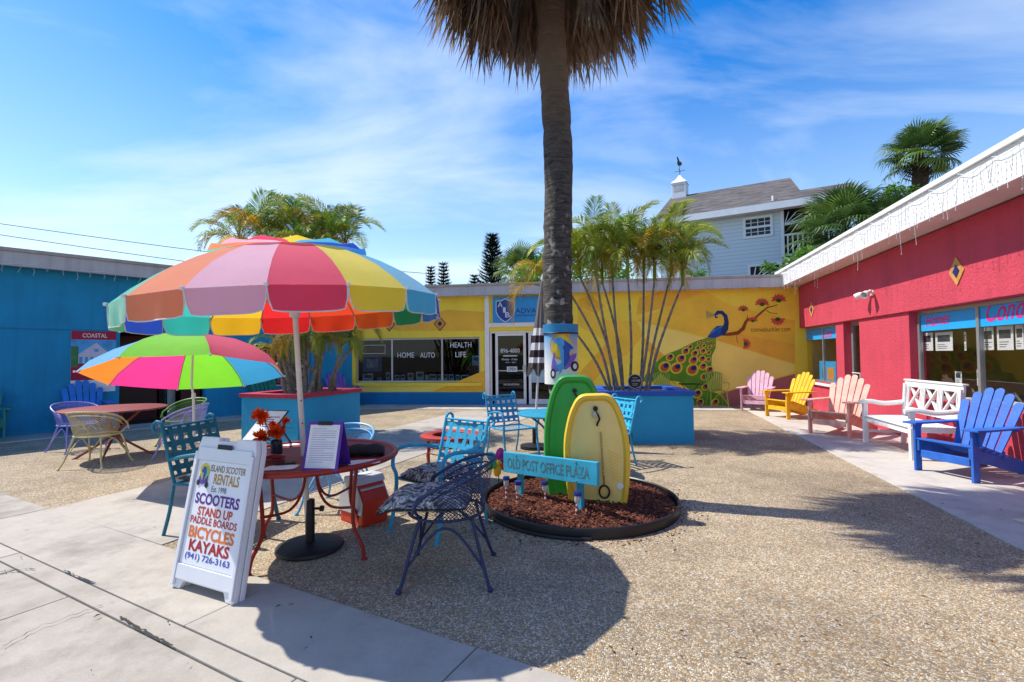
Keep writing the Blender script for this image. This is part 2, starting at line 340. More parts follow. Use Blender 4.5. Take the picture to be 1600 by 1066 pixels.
# walkway slabs crossing the plaza
pth = group_struct('plaza_path')
PA, PA2, PB, PB2 = [V2(q.x, q.y) for q in (G(75, 797), G(721, 643), G(252, 853), G(659, 711))]
dA = (PA2-PA).normalized(); dBb = (PB2-PB).normalized()
ts = [0, 1.9, 3.85, 5.8, 7.7, 8.62]
for i in range(5):
    a_, b_ = ts[i]+g_, ts[i+1]-g_
    q = [PA+dA*a_, PA+dA*b_, PB+dBb*(b_+.35), PB+dBb*(a_+(.35 if i else .0))]
    slab(pth, [(v.x, v.y) for v in q], .008+rnd.uniform(-.002, .002), m_con)
# walks along the three wings
wk = group_struct('walkway')
def walk(W, x0, x1, wd, step, z, m=m_walk):
    n = max(1, round((x1-x0)/step)); s_ = (x1-x0)/n
    for i in range(n):
        q = [W.world(x0+i*s_+g_, -wd), W.world(x0+(i+1)*s_-g_, -wd), W.world(x0+(i+1)*s_-g_, -.0), W.world(x0+i*s_+g_, -.0)]
        slab(wk, [(v.x, v.y) for v in q], z, m)
walk(WL, -13, -1.15, .95, 2.6, .012); walk(WB, .45, LB-2.0, 1.15, 2.9, .012)
rw = abs((G(1600, 862)-WR.A).dot(WR.i)); walk(WR, .02, 14, rw, 3.5, .014)
# ---------------------------------------------------------------- buildings
m_blue = mat('blue_stucco', '#1a8cba', .8, .09, 1.4, bump=.25, bs=45, streak=.15, wear=('#1a82ae', 1.1, .56))
m_yel = mat('yellow_stucco', '#f7d644', .8, .07, 1.0, bump=.2, bs=45, streak=.05)
m_red = mat('red_stucco', '#c64254', .8, .07, 1.6, bump=.6, bs=30, streak=.12, wear=('#bb3c4d', 1.0, .56))
m_band = mat('blue_base_paint', '#0c74ab', .75, .1, 2, bump=.2, bs=40)
m_fas = mat('fascia_paint', '#b9b7b8', .6, .08, 3, streak=.2)
m_wht = mat('white_trim', '#e9e7e3', .5, .05, 5, streak=.08)
m_roof = mat('roof_membrane', '#9d9a95', .9, .15, 2)
m_soff = mat('soffit_paint', '#d8c4bd', .7, .05, 3)
m_alu = mat('aluminium', '#a9abad', .35, .06, 6, metal=.6)
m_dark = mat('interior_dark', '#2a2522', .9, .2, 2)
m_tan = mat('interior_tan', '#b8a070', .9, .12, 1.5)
m_glass = glass_mat('window_glass', .72, .0); m_glass2 = glass_mat('shop_glass', .94, .0, .13)
m_paper = mat('paper', '#e4e4e6', .8, .05, 9); m_ink = mat('print_ink', '#3a3f4c', .8, .1)
m_let = mat('white_vinyl', '#d9dcdc', .6, .03); m_pink = mat('pink_vinyl', '#d6287c', .5, .04); m_skyv = mat('sky_vinyl', '#1f9fe0', .45, .05, 3)
m_tanw = mat('diamond_tan', '#c9914a', .6, .08); m_blk = mat('black_paint', '#1b1a1d', .5, .1); m_maroon = mat('maroon_paint', '#4a1318', .6, .12, 4)

def wall_boxes(b, x0, x1, z0, z1, th, ops, y0=0.):
    xs = sorted({x0, x1, *[o[0] for o in ops], *[o[1] for o in ops]})
    for i in range(len(xs)-1):
        a, c = xs[i], xs[i+1]; mid = (a+c)/2; cuts = sorted([(o[2], o[3]) for o in ops if o[0] <= mid <= o[1]]); z = z0
        for u, v in cuts:
            if u > z+1e-4: b.span(a, c, y0, y0+th, z, u)
            z = v
        if z < z1-1e-4: b.span(a, c, y0, y0+th, z, z1)
def frame(b, x0, x1, z0, z1, y, wd=.05, dp=.06):
    b.span(x0, x0+wd, y, y+dp, z0, z1); b.span(x1-wd, x1, y, y+dp, z0, z1); b.span(x0+wd, x1-wd, y, y+dp, z1-wd, z1); b.span(x0+wd, x1-wd, y, y+dp, z0, z0+wd)
def window(root, x0, x1, z0, z1, mull, y=.09, fm=m_alu, gm=m_glass, wd=.04, sill=True):
    b = B(); frame(b, x0+.003, x1-.003, z0+.003, z1-.003, y, wd, .05)
    wn = b.obj('window', fm, root, bevel=.003)
    for mxx in mull: B().span(mxx-wd*.5, mxx+wd*.5, y-.006, y+.052, z0+wd+.004, z1-wd-.004).obj('mullion', fm, wn)
    e = [x0+wd]+list(mull)+[x1-wd]
    for i in range(len(e)-1):
        q = wd*.5 if i else 0; q2 = wd*.5 if i < len(e)-2 else 0
        B().span(e[i]+q+.004, e[i+1]-q2-.004, y+.022, y+.028, z0+wd+.004, z1-wd-.004).obj('pane', gm, wn)
    return wn
def px_poly(W, pts, y): return [W.loc(px, py, y) for px, py in pts]
def paint(name, W, polys, m, root, y):
    for p_ in polys: b = B(); b.fill(px_poly(W, p_, y)); o = b.obj(name, m, root, recalc=False)
    return o
def diamond(W, root, px, py, hw, hh, cols, y0=0.):
    x, z = W.xz(px, py, y0); d = None
    for k, (s_, m_) in enumerate(cols):
        b = B(); q = [(x-hw*s_, z), (x, z-hh*s_), (x+hw*s_, z), (x, z+hh*s_)]
        b.prism(q, lambda u, v, t: (u, y0+t, v), -.012-.006*k, -.004 if k == 0 else -.011-.006*(k-1))
        o = b.obj('diamond' if k == 0 else 'inlay', m_, root if k == 0 else d); d = d or o
def sheets(W, root, items, y, m=m_paper, name='notice', ink=m_ink):
    """notices and brochures: px x0,y0,x1,y1, each with a few printed lines"""
    for i, (a, c, e, g) in enumerate(items):
        x0, z1 = W.xz(a, c, y); x1, z0 = W.xz(e, g, y)
        o = B().span(x0, x1, y, y+.004, z0, z1).obj(name, m, root); b = B(); r = random.Random(i*7+3)
        h = z1-z0; wd = x1-x0
        if r.random() < .75: b.span(x0+wd*.14, x0+wd*.86, y-.0015, y-.0005, z1-h*.52, z1-h*.16)
        for k in range(3): b.span(x0+wd*.14, x0+wd*r.uniform(.5, .85), y-.0015, y-.0005, z0+h*(.12+.1*k), z0+h*(.15+.1*k))
        b.obj('print', ink, o)
def roof(W, root, x0, x1, dep, zb, zt, oh, capz=None, soffit=None, fmat=m_fas):
    B().span(x0, x1, -oh+.03, dep, zb+.02, zt-.03).obj('roof_deck', m_roof, root)
    B().span(x0, x1, -oh, -oh+.029, zb, zt-.05).obj('fascia', fmat, root)
    B().span(x0-.004, x1+.004, -oh-.035, -oh+.12, zt-.048, zt+.02).obj('drip_edge', m_wht if fmat is m_wht else mat('drip_paint', '#a79f97', .6, .1, 4, streak=.2), root, bevel=.008)
    if soffit: B().span(x0, x1, -oh+.03, -.002, zb+.005, zb+.018).obj('soffit', soffit, root)
def lights(name, label, W, x0, x1, y, z, n, lmin, lmax, seed, sag=.05):
    t = thing(name, label, 'string lights', W.world(x0, y, z-.3), W.rz, 'icicle light strings along the eaves'); r = random.Random(seed); b = B(); k = []
    L = x1-x0
    for i in range(n+1):
        k.append(Vector((L*i/n, 0, .3-abs(math.sin(i*.55))*sag-r.uniform(0, .02))))
    b.tube(k, .004, 4); b.obj('cable', m_let, t); b = B()
    for q in k:
        ln = r.uniform(lmin, lmax)*(1 if r.random() < .8 else 1.5); pts = [q]
        for j in range(4): pts.append(pts[-1]+Vector((r.uniform(-.02, .02), r.uniform(-.006, .006), -ln/4)))
        b.tube(pts, .0032, 3)
        for p_ in pts[1:]: b.box(p_, (.009, .009, .016))
    s_ = b.obj('strand', mat('light_wire', '#c3c4c6', .5, .1), t); s_['kind'] = 'stuff'

# ---- blue wing on the left
bl = thing('blue_shop_building', 'blue stucco single storey shop wing with dark recessed doorway', 'building', WL.A, WL.rz)
dz = WL.z(186, 519); dx0, dx1 = WL.x(187), WL.x(321); wx0, wx1 = WL.x(379), WL.x(486); wz0, wz1 = WL.z(400, 606), WL.z(400, 536)
b = B(); wall_boxes(b, -14, 0, -.05, 3.3, .2, [(dx0, dx1, -.05, dz), (wx0, wx1, wz0, wz1)]); b.obj('wall', m_blue, bl)
B().span(-14, dx0-.02, -.012, -.001, dz+.02, dz+.035).obj('belt_line', m_band, bl)
roof(WL, bl, -14, .35, 6, 3.24, 3.56, .25)
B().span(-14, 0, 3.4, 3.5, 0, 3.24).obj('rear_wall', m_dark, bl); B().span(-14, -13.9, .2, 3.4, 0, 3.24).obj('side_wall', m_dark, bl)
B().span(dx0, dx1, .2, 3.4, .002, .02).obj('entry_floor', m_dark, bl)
window(bl, wx0, wx1, wz0, wz1, [WL.x(442)], sill=False)
d_ = B().span(dx0+.05, dx0+.85, .75, .8, .02, dz-.05).obj('door', m_maroon, bl)
B().span(dx0+.12, dx0+.78, .742, .748, .25, 1.85).obj('door_panel', mat('door_dark', '#2b0d10', .4, .1), d_)
d2_ = B().span(dx0+.9, dx1-.45, .75, .8, .02, dz-.05).obj('door', m_dark, bl); B().span(dx0+1.0, dx1-.55, .742, .748, .2, 1.9).obj('pane', m_glass, d2_)
B().span(dx1-.42, dx1-.02, .3, .35, .02, dz-.06).obj('shutter', m_maroon, bl)
B().span(dx1-.6, dx1-.44, .68, .74, .02, dz-.06).obj('door_frame', m_alu, bl)
it = []
for r_ in range(4):
    for c_ in range(6): it.append((384+c_*16.5, 546+r_*13.5, 397+c_*16.5, 557+r_*13.5))
sheets(WL, bl, it, .13)
# poster on the blue wall
x0, z1 = WL.xz(111, 517); x1, z0 = WL.xz(180, 611); ps = thing('wall_poster', 'crimson and white poster of a beach cottage on the blue wall', 'poster', WL.world(x0, 0, z0), WL.rz); W_, H_ = x1-x0, z1-z0
B().span(0, W_, -.02, -.003, 0, H_).obj('board', m_paper, ps, bevel=.002)
m_crim = mat('poster_crimson', '#a3123c', .6, .05); m_psky = mat('poster_sky', '#4a9fd8', .6, .25, 6); m_pw = mat('poster_white', '#c9c4d4', .6, .1); m_pg = mat('poster_green', '#3f7d4a', .6, .3, 12)
def pr(n_, m_, a, c, e, g, y=-.0215): B().span(a*W_, e*W_, y-.001, y, c*H_, g*H_).obj(n_, m_, ps)
pr('banner', m_crim, 0, .86, 1, 1); pr('picture', m_psky, 0, .42, 1, .858); pr('banner', m_crim, 0, .2, 1, .418)
b = B(); b.fill([(W_*.12, -.0235, H_*.6), (W_*.55, -.0235, H_*.81), (W_*.9, -.0235, H_*.6)]); b.obj('cottage_gable', m_pw, ps, recalc=False)
pr('cottage_wall', m_pw, .14, .44, .88, .6, -.0232)
for k in range(6): pr('cottage_post', m_psky, .18+.12*k, .45, .25+.12*k, .58, -.0245)
pr('cottage_window', m_psky, .5, .66, .6, .71, -.0245); pr('garden', m_pg, 0, .42, .16, .75, -.0242); pr('garden', m_pg, .86, .42, 1, .66, -.0242); pr('garden', m_crim, .16, .42, .86, .47, -.026)
text('lettering', 'COASTAL', rect_fn(W_*.52, H_*.93, W_*.55, H_*.07, -.0235), m_let, ps, .01)
text('lettering', 'CO', rect_fn(W_*.3, H_*.34, W_*.17, H_*.07, -.0235), m_let, ps, .01)
text('lettering', 'Out', rect_fn(W_*.24, H_*.1, W_*.26, H_*.07, -.0235), mat('poster_blue', '#2b5f9c', .6, .05), ps, .01)

# ---- yellow wing at the back
yl = thing('yellow_shop_building', 'yellow stucco shop wing with a painted peacock mural and office windows', 'building', WB.A, WB.rz)
X = WB.x
wz0, wz1 = WB.z(650, 598), WB.z(650, 528); wx0, wx1 = X(555), X(750)
px0, px1 = X(764), X(888); doz = WB.z(800, 517); sz0, sz1 = WB.z(771, 505), WB.z(771, 465)
b = B(); wall_boxes(b, 0, LB+.3, -.05, 3.25, .2, [(wx0, wx1, wz0, wz1), (px0, px1, -.05, doz)]); b.obj('wall', m_yel, yl)
ZB = WB.z(650, 613); B().span(.004, px0-.1, -.018, -.002, .0, ZB).obj('base_band', m_band, yl); B().span(px1+.02, X(1010), -.018, -.002, .0, ZB).obj('base_band', m_band, yl)
B().span(px0-.11, px0+.02, -.05, -.003, 0, 3.2).obj('corner_post', m_wht, yl, bevel=.006); B().span(px0+.021, px1, -.04, -.003, doz+.12, sz0-.0).obj('lintel_trim', m_wht, yl)
roof(WB, yl, -.2, LB+.2, 6, 3.19, 3.5, .25)
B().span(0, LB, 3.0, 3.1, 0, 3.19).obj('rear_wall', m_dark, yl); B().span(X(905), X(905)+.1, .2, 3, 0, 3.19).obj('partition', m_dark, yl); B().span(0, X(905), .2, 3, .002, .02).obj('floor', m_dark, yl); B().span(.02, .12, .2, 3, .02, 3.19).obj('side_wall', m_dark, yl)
wn = window(yl, wx0, wx1, wz0, wz1, [X(611), X(689.5)], wd=.05, fm=m_alu)
B().span(wx0-.05, wx1+.05, -.05, -.003, wz0-.1, wz0-.01).obj('sill', m_yel, wn, bevel=.008)
def wt(s_, px, py, wpx, hpx, y=.108, m=m_let, bold=0., shear=0., W=WB, root=yl):
    x, z = W.xz(px, py, y); s1 = abs(W.x(px+1, y, py)-x); return text('lettering', s_, rect_fn(x, z, wpx*s1, hpx*s1*(1 if W is WB else .9), y), m, root, bold, shear)
wt('HOME', 634, 555, 26, 8); wt('AUTO', 668, 555, 23, 8); wt('HEALTH', 720, 539, 33, 8); wt('LIFE', 720, 554, 17, 8)
dor = []
doors = [(X(773), X(822)), (X(825), px1-.04)]
fr = B(); fr.span(px0+.021, px0+.075, .03, .12, 0, doz-.004); fr.span(px1-.05, px1-.003, .03, .12, 0, doz-.004); fr.span(px0+.075, px1-.05, .03, .12, doz-.06, doz-.004); fr.obj('door_frame', m_wht, yl)
for i, (a, c) in enumerate(doors):
    b = B(); a += .01; c -= .01; w3 = .075
    b.span(a, a+w3, .05, .1, .02, doz-.065); b.span(c-w3, c, .05, .1, .02, doz-.065); b.span(a+w3, c-w3, .05, .1, doz-.14, doz-.065); b.span(a+w3, c-w3, .05, .1, .02, .17)
    d_ = b.obj('door', m_wht, yl, bevel=.004); B().span(a+w3+.003, c-w3-.003, .07, .078, .173, doz-.143).obj('pane', m_glass, d_)
    B().span(c-w3-.02 if i == 0 else a, c-.01 if i == 0 else a+w3, .02, .049, .95, 1.15).obj('handle', m_alu, d_)
    B().span(a+w3, c-w3, .045, .066, .98, 1.01).obj('push_bar', m_alu, d_)
wt('896-4800', 797, 548, 30, 6.5, .066); B().span(*[WB.x(786, .066), WB.x(808, .066)], .064, .066, WB.z(797, 557, .066), WB.z(797, 555.6, .066)).obj('print_line', m_let, yl); wt('Monday - Friday', 796, 562, 25, 4, .066, shear=.3); wt('9am - 5pm', 798, 566.5, 16, 2.4, .066); wt('NO SOLICITING', 799, 601, 24, 2.6, .066, bold=.01)
x, z = WB.xz(800, 577, .03); s1 = X(801)-X(800); os_ = B().span(x-8*s1, x+8*s1, .03, .04, z-4*s1, z+4*s1).obj('open_sign', m_let, yl); text('lettering', 'OPEN', rect_fn(x, z, 13*s1, 5.5*s1, .0285), mat('open_blue', '#12335c', .6, .05), os_, .02)
x0, z0 = WB.xz(828, 598, .06); x1, z1 = WB.xz(862, 557, .06); B().span(x0, x1, .056, .062, z0, z1).obj('door_poster', mat('poster_pale', '#9fb9c4', .5, .15, 5), yl)
# sign panel over the door
x0, x1 = X(771), px1
sg = B().span(x0, x1, -.06, -.02, sz0+.003, sz1).obj('sign_panel', mat('sign_blue', '#2b8fcf', .4, .12, 1.2), yl, bevel=.004)
def shield(sc, px=789.5, py=485):
    pts = [(-14, -14), (-6, -14.5), (0, -18), (6, -14.5), (14, -14), (14, 2), (11, 9), (6, 14), (0, 18), (-6, 14), (-11, 9), (-14, 2)]
    return [(px+a*sc, py+c*sc) for a, c in pts]
paint('shield_rim', WB, [shield(1.06)], m_let, sg, -.0625); paint('shield', WB, [shield(.98)], mat('shield_blue', '#163f8f', .4, .08), sg, -.065)
wt('A', 781.5, 476, 7.5, 8, -.068, bold=.01, root=sg); wt('I', 788, 484.5, 4, 8, -.068, bold=.02, root=sg); wt('B', 793, 492, 7, 8, -.068, bold=.01, root=sg)
wt('ADVANCED', 838, 485, 66, 8, -.064, mat('sign_navy', '#123a66', .5, .05), .005, root=sg); wt('INSURANCE BROKERS', 836, 492.5, 62, 3.2, -.064, MATS['sign_navy'], root=sg)
for px, py in ((608.5, 507), (687.5, 506)): diamond(WB, yl, px, py, .19, .22, [(1, mat('diamond_rust', '#8a3a22', .6, .1)), (.82, m_tanw), (.36, m_blk)])
# goods in the office window
sheets(WB, yl, [(567, 584, 583, 597), (590, 590, 596, 597), (603, 582, 609, 597), (617, 586, 624, 596), (626, 586, 633, 596), (637, 583, 646, 596), (650, 581, 662, 596), (664, 586, 670, 596), (671, 585, 682, 596), (684, 585, 689, 596), (693, 585, 699, 596), (701, 585, 709, 596), (712, 586, 718, 596), (720, 586, 733, 596), (738, 556, 749, 571)], .16, mat('brochure', '#a8c6dc', .5, .3, 8), 'brochure')
x0, z0 = WB.xz(567, 581, .25); x1, z1 = WB.xz(596, 558, .25); mo = B().span(x0, x1, .25, .3, z0, z1).obj('window_picture', mat('picture_blue', '#2f62a8', .4, .2, 5), yl); B().span(x0+.12, x1-.12, .243, .249, z0+.12, z1-.06).obj('picture_print', mat('picture_pale', '#8fa9c9', .5, .5, 9), mo)
x0, z0 = WB.xz(566, 553, .105); x1, z1 = WB.xz(602, 539, .105); b = B(); frame(b, x0, x1, z0, z1, .103, .012, .004); b.obj('window_decal', m_let, yl)

# ---- mural
def zc(pts): return [(880+a/4.2105, 430+c/4.2087) for a, c in pts]
m_or = mat('mural_orange', '#efb53a', .8, .1, 1.5, bump=.2, bs=45); m_or2 = mat('mural_amber', '#f3c43c', .8, .09, 1.5, bump=.2, bs=45); m_lt = mat('mural_light', '#f8de6c', .8, .06, 1.5, bump=.2, bs=45); m_hill = mat('mural_mauve', '#b06a66', .8, .08, 1.5, bump=.2, bs=45)
Y0 = -.0025
paint('mural_ray', WB, [zc([(1005, 425), (1525, 585), (1525, 455), (1120, 380)]), zc([(480, 265), (700, 205), (935, 108), (640, 108), (500, 150)]), zc([(95, 205), (215, 255), (270, 200), (180, 130), (95, 160)]), zc([(110, 640), (290, 440), (330, 560), (200, 700), (112, 700)]), zc([(520, 400), (700, 560), (640, 575), (540, 480)])], m_or, yl, Y0)
paint('mural_ray', WB, [zc([(480, 300), (1000, 420), (1120, 380), (1525, 455), (1525, 300), (1100, 200), (935, 108), (700, 206)]), zc([(330, 560), (290, 440), (95, 330), (95, 210), (300, 300), (480, 300), (520, 400), (430, 520)])], m_or2, yl, Y0)
paint('mural_ray', WB, [zc([(1000, 430), (1520, 588), (1520, 640), (1330, 700), (1060, 760), (1000, 700), (700, 560), (530, 400), (490, 305)]), [(560, 612), (672, 612), (700, 601.5), (560, 601.5)]], m_lt, yl, Y0)
paint('mural_ray', WB, [[(676, 612), (762, 577), (762, 612)], [(700, 484), (762, 488), (762, 517), (620, 517), (600, 510)]], m_or, yl, Y0)
paint('mural_hill', WB, [zc([(860, 862), (1060, 772), (1170, 742), (1330, 708), (1440, 672), (1525, 650), (1525, 864)])], m_hill, yl, -.004)
m_grn = mat('mural_green', '#5f8f1e', .8, .15, 4); m_eyY = mat('mural_lemon', '#d9c83a', .8, .08); m_eyO = mat('mural_rust', '#bf5a22', .8, .1); m_eyB = mat('mural_navy', '#1d2463', .8, .1); m_pbl = mat('peacock_blue', '#1c4f9c', .7, .2, 7); m_pnv = mat('peacock_navy', '#173566', .7, .15, 7); m_brn = mat('mural_brown', '#8a4a1c', .8, .15, 6); m_flo = mat('mural_coral', '#e25a48', .8, .12, 8); m_leaf = mat('mural_leaf', '#4f7a2c', .8, .15)
paint('peacock_tail', WB, [zc([(950, 412), (1005, 410), (1003, 480), (978, 530), (975, 600), (995, 650), (958, 700), (965, 760), (1062, 800), (1082, 861), (860, 861), (852, 770), (760, 700), (700, 695), (640, 645), (590, 700), (520, 700), (545, 650), (592, 640), (602, 580), (650, 540), (690, 515), (760, 490), (830, 455), (880, 432)])], m_grn, yl, -.006)
eyes = [(668, 605, 44), (745, 612, 44), (850, 622, 46), (920, 600, 30), (703, 540, 30), (775, 550, 36), (857, 560, 34), (915, 550, 27), (955, 555, 18), (805, 500, 29), (866, 515, 27), (920, 500, 23), (957, 510, 17), (835, 472, 19), (885, 480, 18), (925, 465, 16), (962, 475, 14), (892, 447, 13), (925, 436, 12), (958, 430, 12), (986, 430, 11), (985, 462, 12), (963, 622, 28), (930, 668, 30), (935, 735, 28), (882, 780, 36), (1000, 835, 28), (900, 835, 28)]
def ell(cx, cy, a, c, ang=0., n=14):
    return [(cx+a*math.cos(t)*math.cos(ang)-c*math.sin(t)*math.sin(ang), cy+a*math.cos(t)*math.sin(ang)+c*math.sin(t)*math.cos(ang)) for t in [2*math.pi*k/n for k in range(n)]]
paint('tail_eye_rim', WB, [zc(ell(x, y, r*.98, r*.86, -.5)) for x, y, r in eyes], m_eyY, yl, -.0075)
paint('tail_eye', WB, [zc(ell(x, y+r*.02, r*.68, r*.6, -.5)) for x, y, r in eyes], m_eyO, yl, -.009)
paint('tail_eye_centre', WB, [zc(ell(x+r*.2, y-r*.25, r*.42, r*.36, -.5)) for x, y, r in eyes], m_eyB, yl, -.0105)
def rib(pts, wds):
    l, r = [], []
    for i, (x, y) in enumerate(pts):
        a = pts[max(i-1, 0)]; c = pts[min(i+1, len(pts)-1)]; dx, dy = c[0]-a[0], c[1]-a[1]; q = math.hypot(dx, dy); w3 = wds[i]/2
        l.append((x-dy/q*w3, y+dx/q*w3)); r.append((x+dy/q*w3, y-dx/q*w3))
    return l+r[::-1]
paint('peacock_wing', WB, [zc([(948, 410), (975, 370), (1010, 335), (1060, 332), (1080, 370), (1050, 395), (1005, 412)])], m_pbl, yl, -.0125)
paint('peacock_neck', WB, [zc(rib([(1010, 282), (1003, 262), (1018, 245), (1045, 246), (1068, 270), (1075, 310), (1068, 350), (1045, 392)], [16, 22, 24, 24, 26, 30, 38, 30]))], m_pnv, yl, -.014)
paint('wing_feather', WB, [zc(rib([(965+k*16, 392-k*12), (990+k*14, 365-k*8), (1020+k*10, 350-k*3)], [3, 6, 3])) for k in range(4)], mat('peacock_sky', '#3f8fd0', .7, .1), yl, -.0145)
paint('peacock_crest', WB, [zc([(1000, 262), (940, 232), (944, 290)])], mat('crest_straw', '#b3a15a', .8, .2, 20), yl, -.0125)
paint('peacock_eye', WB, [zc(ell(1010, 268, 4, 4))], m_let, yl, -.0155)
paint('branch', WB, [zc(rib([(1050, 392), (1100, 388), (1150, 380), (1185, 350), (1200, 310), (1215, 290), (1260, 285), (1310, 240), (1345, 212), (1380, 205), (1410, 195)], [14, 22, 24, 24, 20, 16, 14, 12, 9, 6, 4])), zc(rib([(1142, 395), (1142, 430), (1152, 446)], [3, 3, 3])), zc(rib([(1338, 232), (1360, 248), (1412, 255)], [5, 4, 3])), zc(rib([(1212, 290), (1212, 260)], [4, 3]))], m_brn, yl, -.011)
fl = [(1185, 228, 36, 0), (1308, 190, 48, 0), (1418, 165, 50, 0), (1412, 292, 48, 3.14), (1192, 452, 44, 1.57), (1248, 300, 32, 0)]
pl, lf = [], []
for x, y, r, a in fl:
    for k in range(13):
        t = -math.pi/2+a+(k-6)*.27; rr = r*(.72 if k % 2 else .95); pl.append(zc(ell(x+math.cos(t)*rr*.75, y+math.sin(t)*rr*.6, r*.3, r*.12, t)))
    for k in range(5):
        t = math.pi/2+a+(k-2)*.5-math.pi; lf.append(zc(ell(x+math.cos(t)*r*.2, y+math.sin(t)*r*.2+r*.2*math.cos(a), r*.3, r*.16, t)))
paint('mural_blossom', WB, pl, m_flo, yl, -.0125); paint('mural_leaf', WB, lf, m_leaf, yl, -.014)
wt('conniebuckler.com', 1204, 514.5, 62, 8, -.0055, mat('mural_umber', '#6b4a1a', .8, .1))

# ---- red wing on the right
rd = thing('red_shop_building', 'red stucco shop wing with a deep white eave and blue lettered windows', 'building', WR.A, WR.rz)
RL = 14.; sx0, sx1 = WR.x(1247), WR.x(1307); lz = WR.z(1430, 486); ssz = WR.z(1300, 601); ddx0, ddx1 = WR.x(1319), WR.x(1344); bx0 = WR.x(1422); bsz = WR.z(1577, 643)
b = B(); wall_boxes(b, 0, RL, -.05, 3.22, .22, [(sx0, sx1, ssz, lz), (ddx0, ddx1, -.05, lz), (bx0, RL-.4, bsz, lz)]); b.obj('wall', m_red, rd)
B().span(.02, RL, -.045, -.003, lz+.004, 3.2).obj('upper_wall', m_red, rd, bevel=.01)
B().span(-.25, RL, -.465, 5, 3.4, 3.56).obj('roof_deck', m_roof, rd)
roof(WR, rd, -.32, RL, 5, 3.215, 3.64, .5, soffit=m_soff, fmat=m_wht)
B().span(0, RL, 3.5, 3.6, 0, 3.2).obj('rear_wall', m_tan, rd); B().span(0, .1, .24, 3.5, 0, 3.2).obj('side_wall', m_tan, rd); B().span(RL-.1, RL, .24, 3.5, 0, 3.2).obj('side_wall', m_tan, rd); B().span(0, RL, .24, 3.5, .002, .02).obj('floor', m_tan, rd)
window(rd, sx0, sx1, ssz, lz, [WR.x(1278.5)], .11, gm=m_glass2, wd=.05); wb_ = window(rd, bx0, RL-.4, bsz, lz, [WR.x(1514), WR.x(1514)+1.75, WR.x(1514)+3.5], .11, gm=m_glass2, wd=.055)
B().span(sx0-.03, sx1+.03, -.05, .1, ssz-.06, ssz-.005).obj('sill', m_wht, rd, bevel=.006)
B().span(bx0+.1, RL-.5, .3, 1.0, bsz-.08, bsz+.0).obj('window_shelf', m_paper, rd)
d_ = B(); frame(d_, ddx0+.003, ddx1-.003, .016, lz-.004, .14, .09, .05); d_ = d_.obj('door', m_alu, rd); B().span(ddx0+.1, ddx1-.1, .16, .168, .11, lz-.1).obj('pane', m_glass2, d_); B().tube([(ddx0+.12, .1, 1.0), (ddx1-.2, .07, 1.0), (ddx1-.2, .07, .75), (ddx1-.1, .1, .75)], .012, 6).obj('handle', m_let, d_)
vz0 = WR.z(1430, 518)
e = [bx0+.06, WR.x(1514), WR.x(1514)+1.75, WR.x(1514)+3.5]
for i in range(3): B().span(e[i]+.035, e[i+1]-.035, .122, .126, vz0, lz-.065).obj('vinyl_band', m_skyv, rd)
B().span(sx0+.055, WR.x(1278.5)-.03, .122, .126, vz0, lz-.06).obj('vinyl_band', m_skyv, rd); B().span(WR.x(1278.5)+.03, sx1-.055, .122, .126, vz0, lz-.06).obj('vinyl_band', m_skyv, rd)
def rt(s_, px, py, w_, h_, y=.1195): x, z = WR.xz(px, py, y); return text('lettering', s_, rect_fn(x, z, w_, h_, y, .03), m_pink, rd, .012, .45)
rt('Homes', 1464, 499, .62, .19); rt('Condos', 1583, 481, .95, .27); rt('Lots', 1293, 521, .6, .2); rt('s', 1264, 524, .12, .12)
sheets(WR, rd, [(1436, 521, 1458, 548), (1461, 520, 1489, 548), (1506, 519, 1510, 548), (1535, 512, 1553, 547), (1557, 510, 1584, 547), (1586, 508, 1600, 546)], .2)
sheets(WR, rd, [(1492, 580, 1503, 601), (1526, 578, 1533, 603)], .45, name='brochure')
x0, z0 = WR.xz(1281, 599, .14); x1, z1 = WR.xz(1306, 565, .14); pb = B().span(x0, x1, .142, .15, z0, z1).obj('window_poster', m_skyv, rd); B().span(x0+.2, x0+.35, .139, .1415, z0+.15, z1-.2).obj('print', m_ink, pb); B().span(x0+.5, x1-.12, .139, .1415, z0+.12, z1-.15).obj('print', m_tanw, pb)
for px, py, s_ in ((1495.5, 424, 1), (1268.5, 484, 1)): diamond(WR, rd, px, py, .16, .2, [(1, m_tanw), (.45, mat('diamond_navy', '#1c1f66', .5, .1))], -.045)
# flood lamp
x, z = WR.xz(1362, 458, -.06); fl_ = thing('flood_light', 'twin head white flood light fixed to the red wall', 'lamp', WR.world(x, -.048, z), WR.rz)
B().lathe([(.001, 0), (.055, 0), (.055, .03), (.02, .05)], 16, M=Matrix.Rotation(R_(90), 3, 'X')).obj('wall_plate', m_wht, fl_, True)
for s_ in (-1, 1):
    M_ = Matrix.Rotation(R_(35*s_), 3, 'Z')@Matrix.Rotation(R_(115), 3, 'X'); h_ = B().lathe([(.001, 0), (.03, 0), (.035, .06), (.06, .12), (.065, .2), (.055, .2), (.05, .14)], 18, (.07*s_, -.06, .03), M_).obj('lamp_head', m_wht, fl_, True)
    B().lathe([(.001, .15), (.05, .15)], 16, (.07*s_, -.06, .03), M_).obj('lens', m_let, h_)
    B().tube([(0, -.03, 0), (.05*s_, -.05, .02), (.07*s_, -.06, .03)], .014, 6).obj('arm', m_wht, fl_, True)
lights('icicle_lights', 'string of white icicle lights along the red wing eave', WR, -.2, 12, -.53, 3.58, 125, .16, .46, 4, .07)
lights('icicle_lights', 'string of white icicle lights along the blue wing eave', WL, -13, -.5, -.27, 3.3, 60, .06, .2, 5, .03)
lights('icicle_lights', 'string of white icicle lights under the yellow wing fascia', WB, 2, LB-.5, -.262, 3.22, 120, .02, .07, 6, .015)
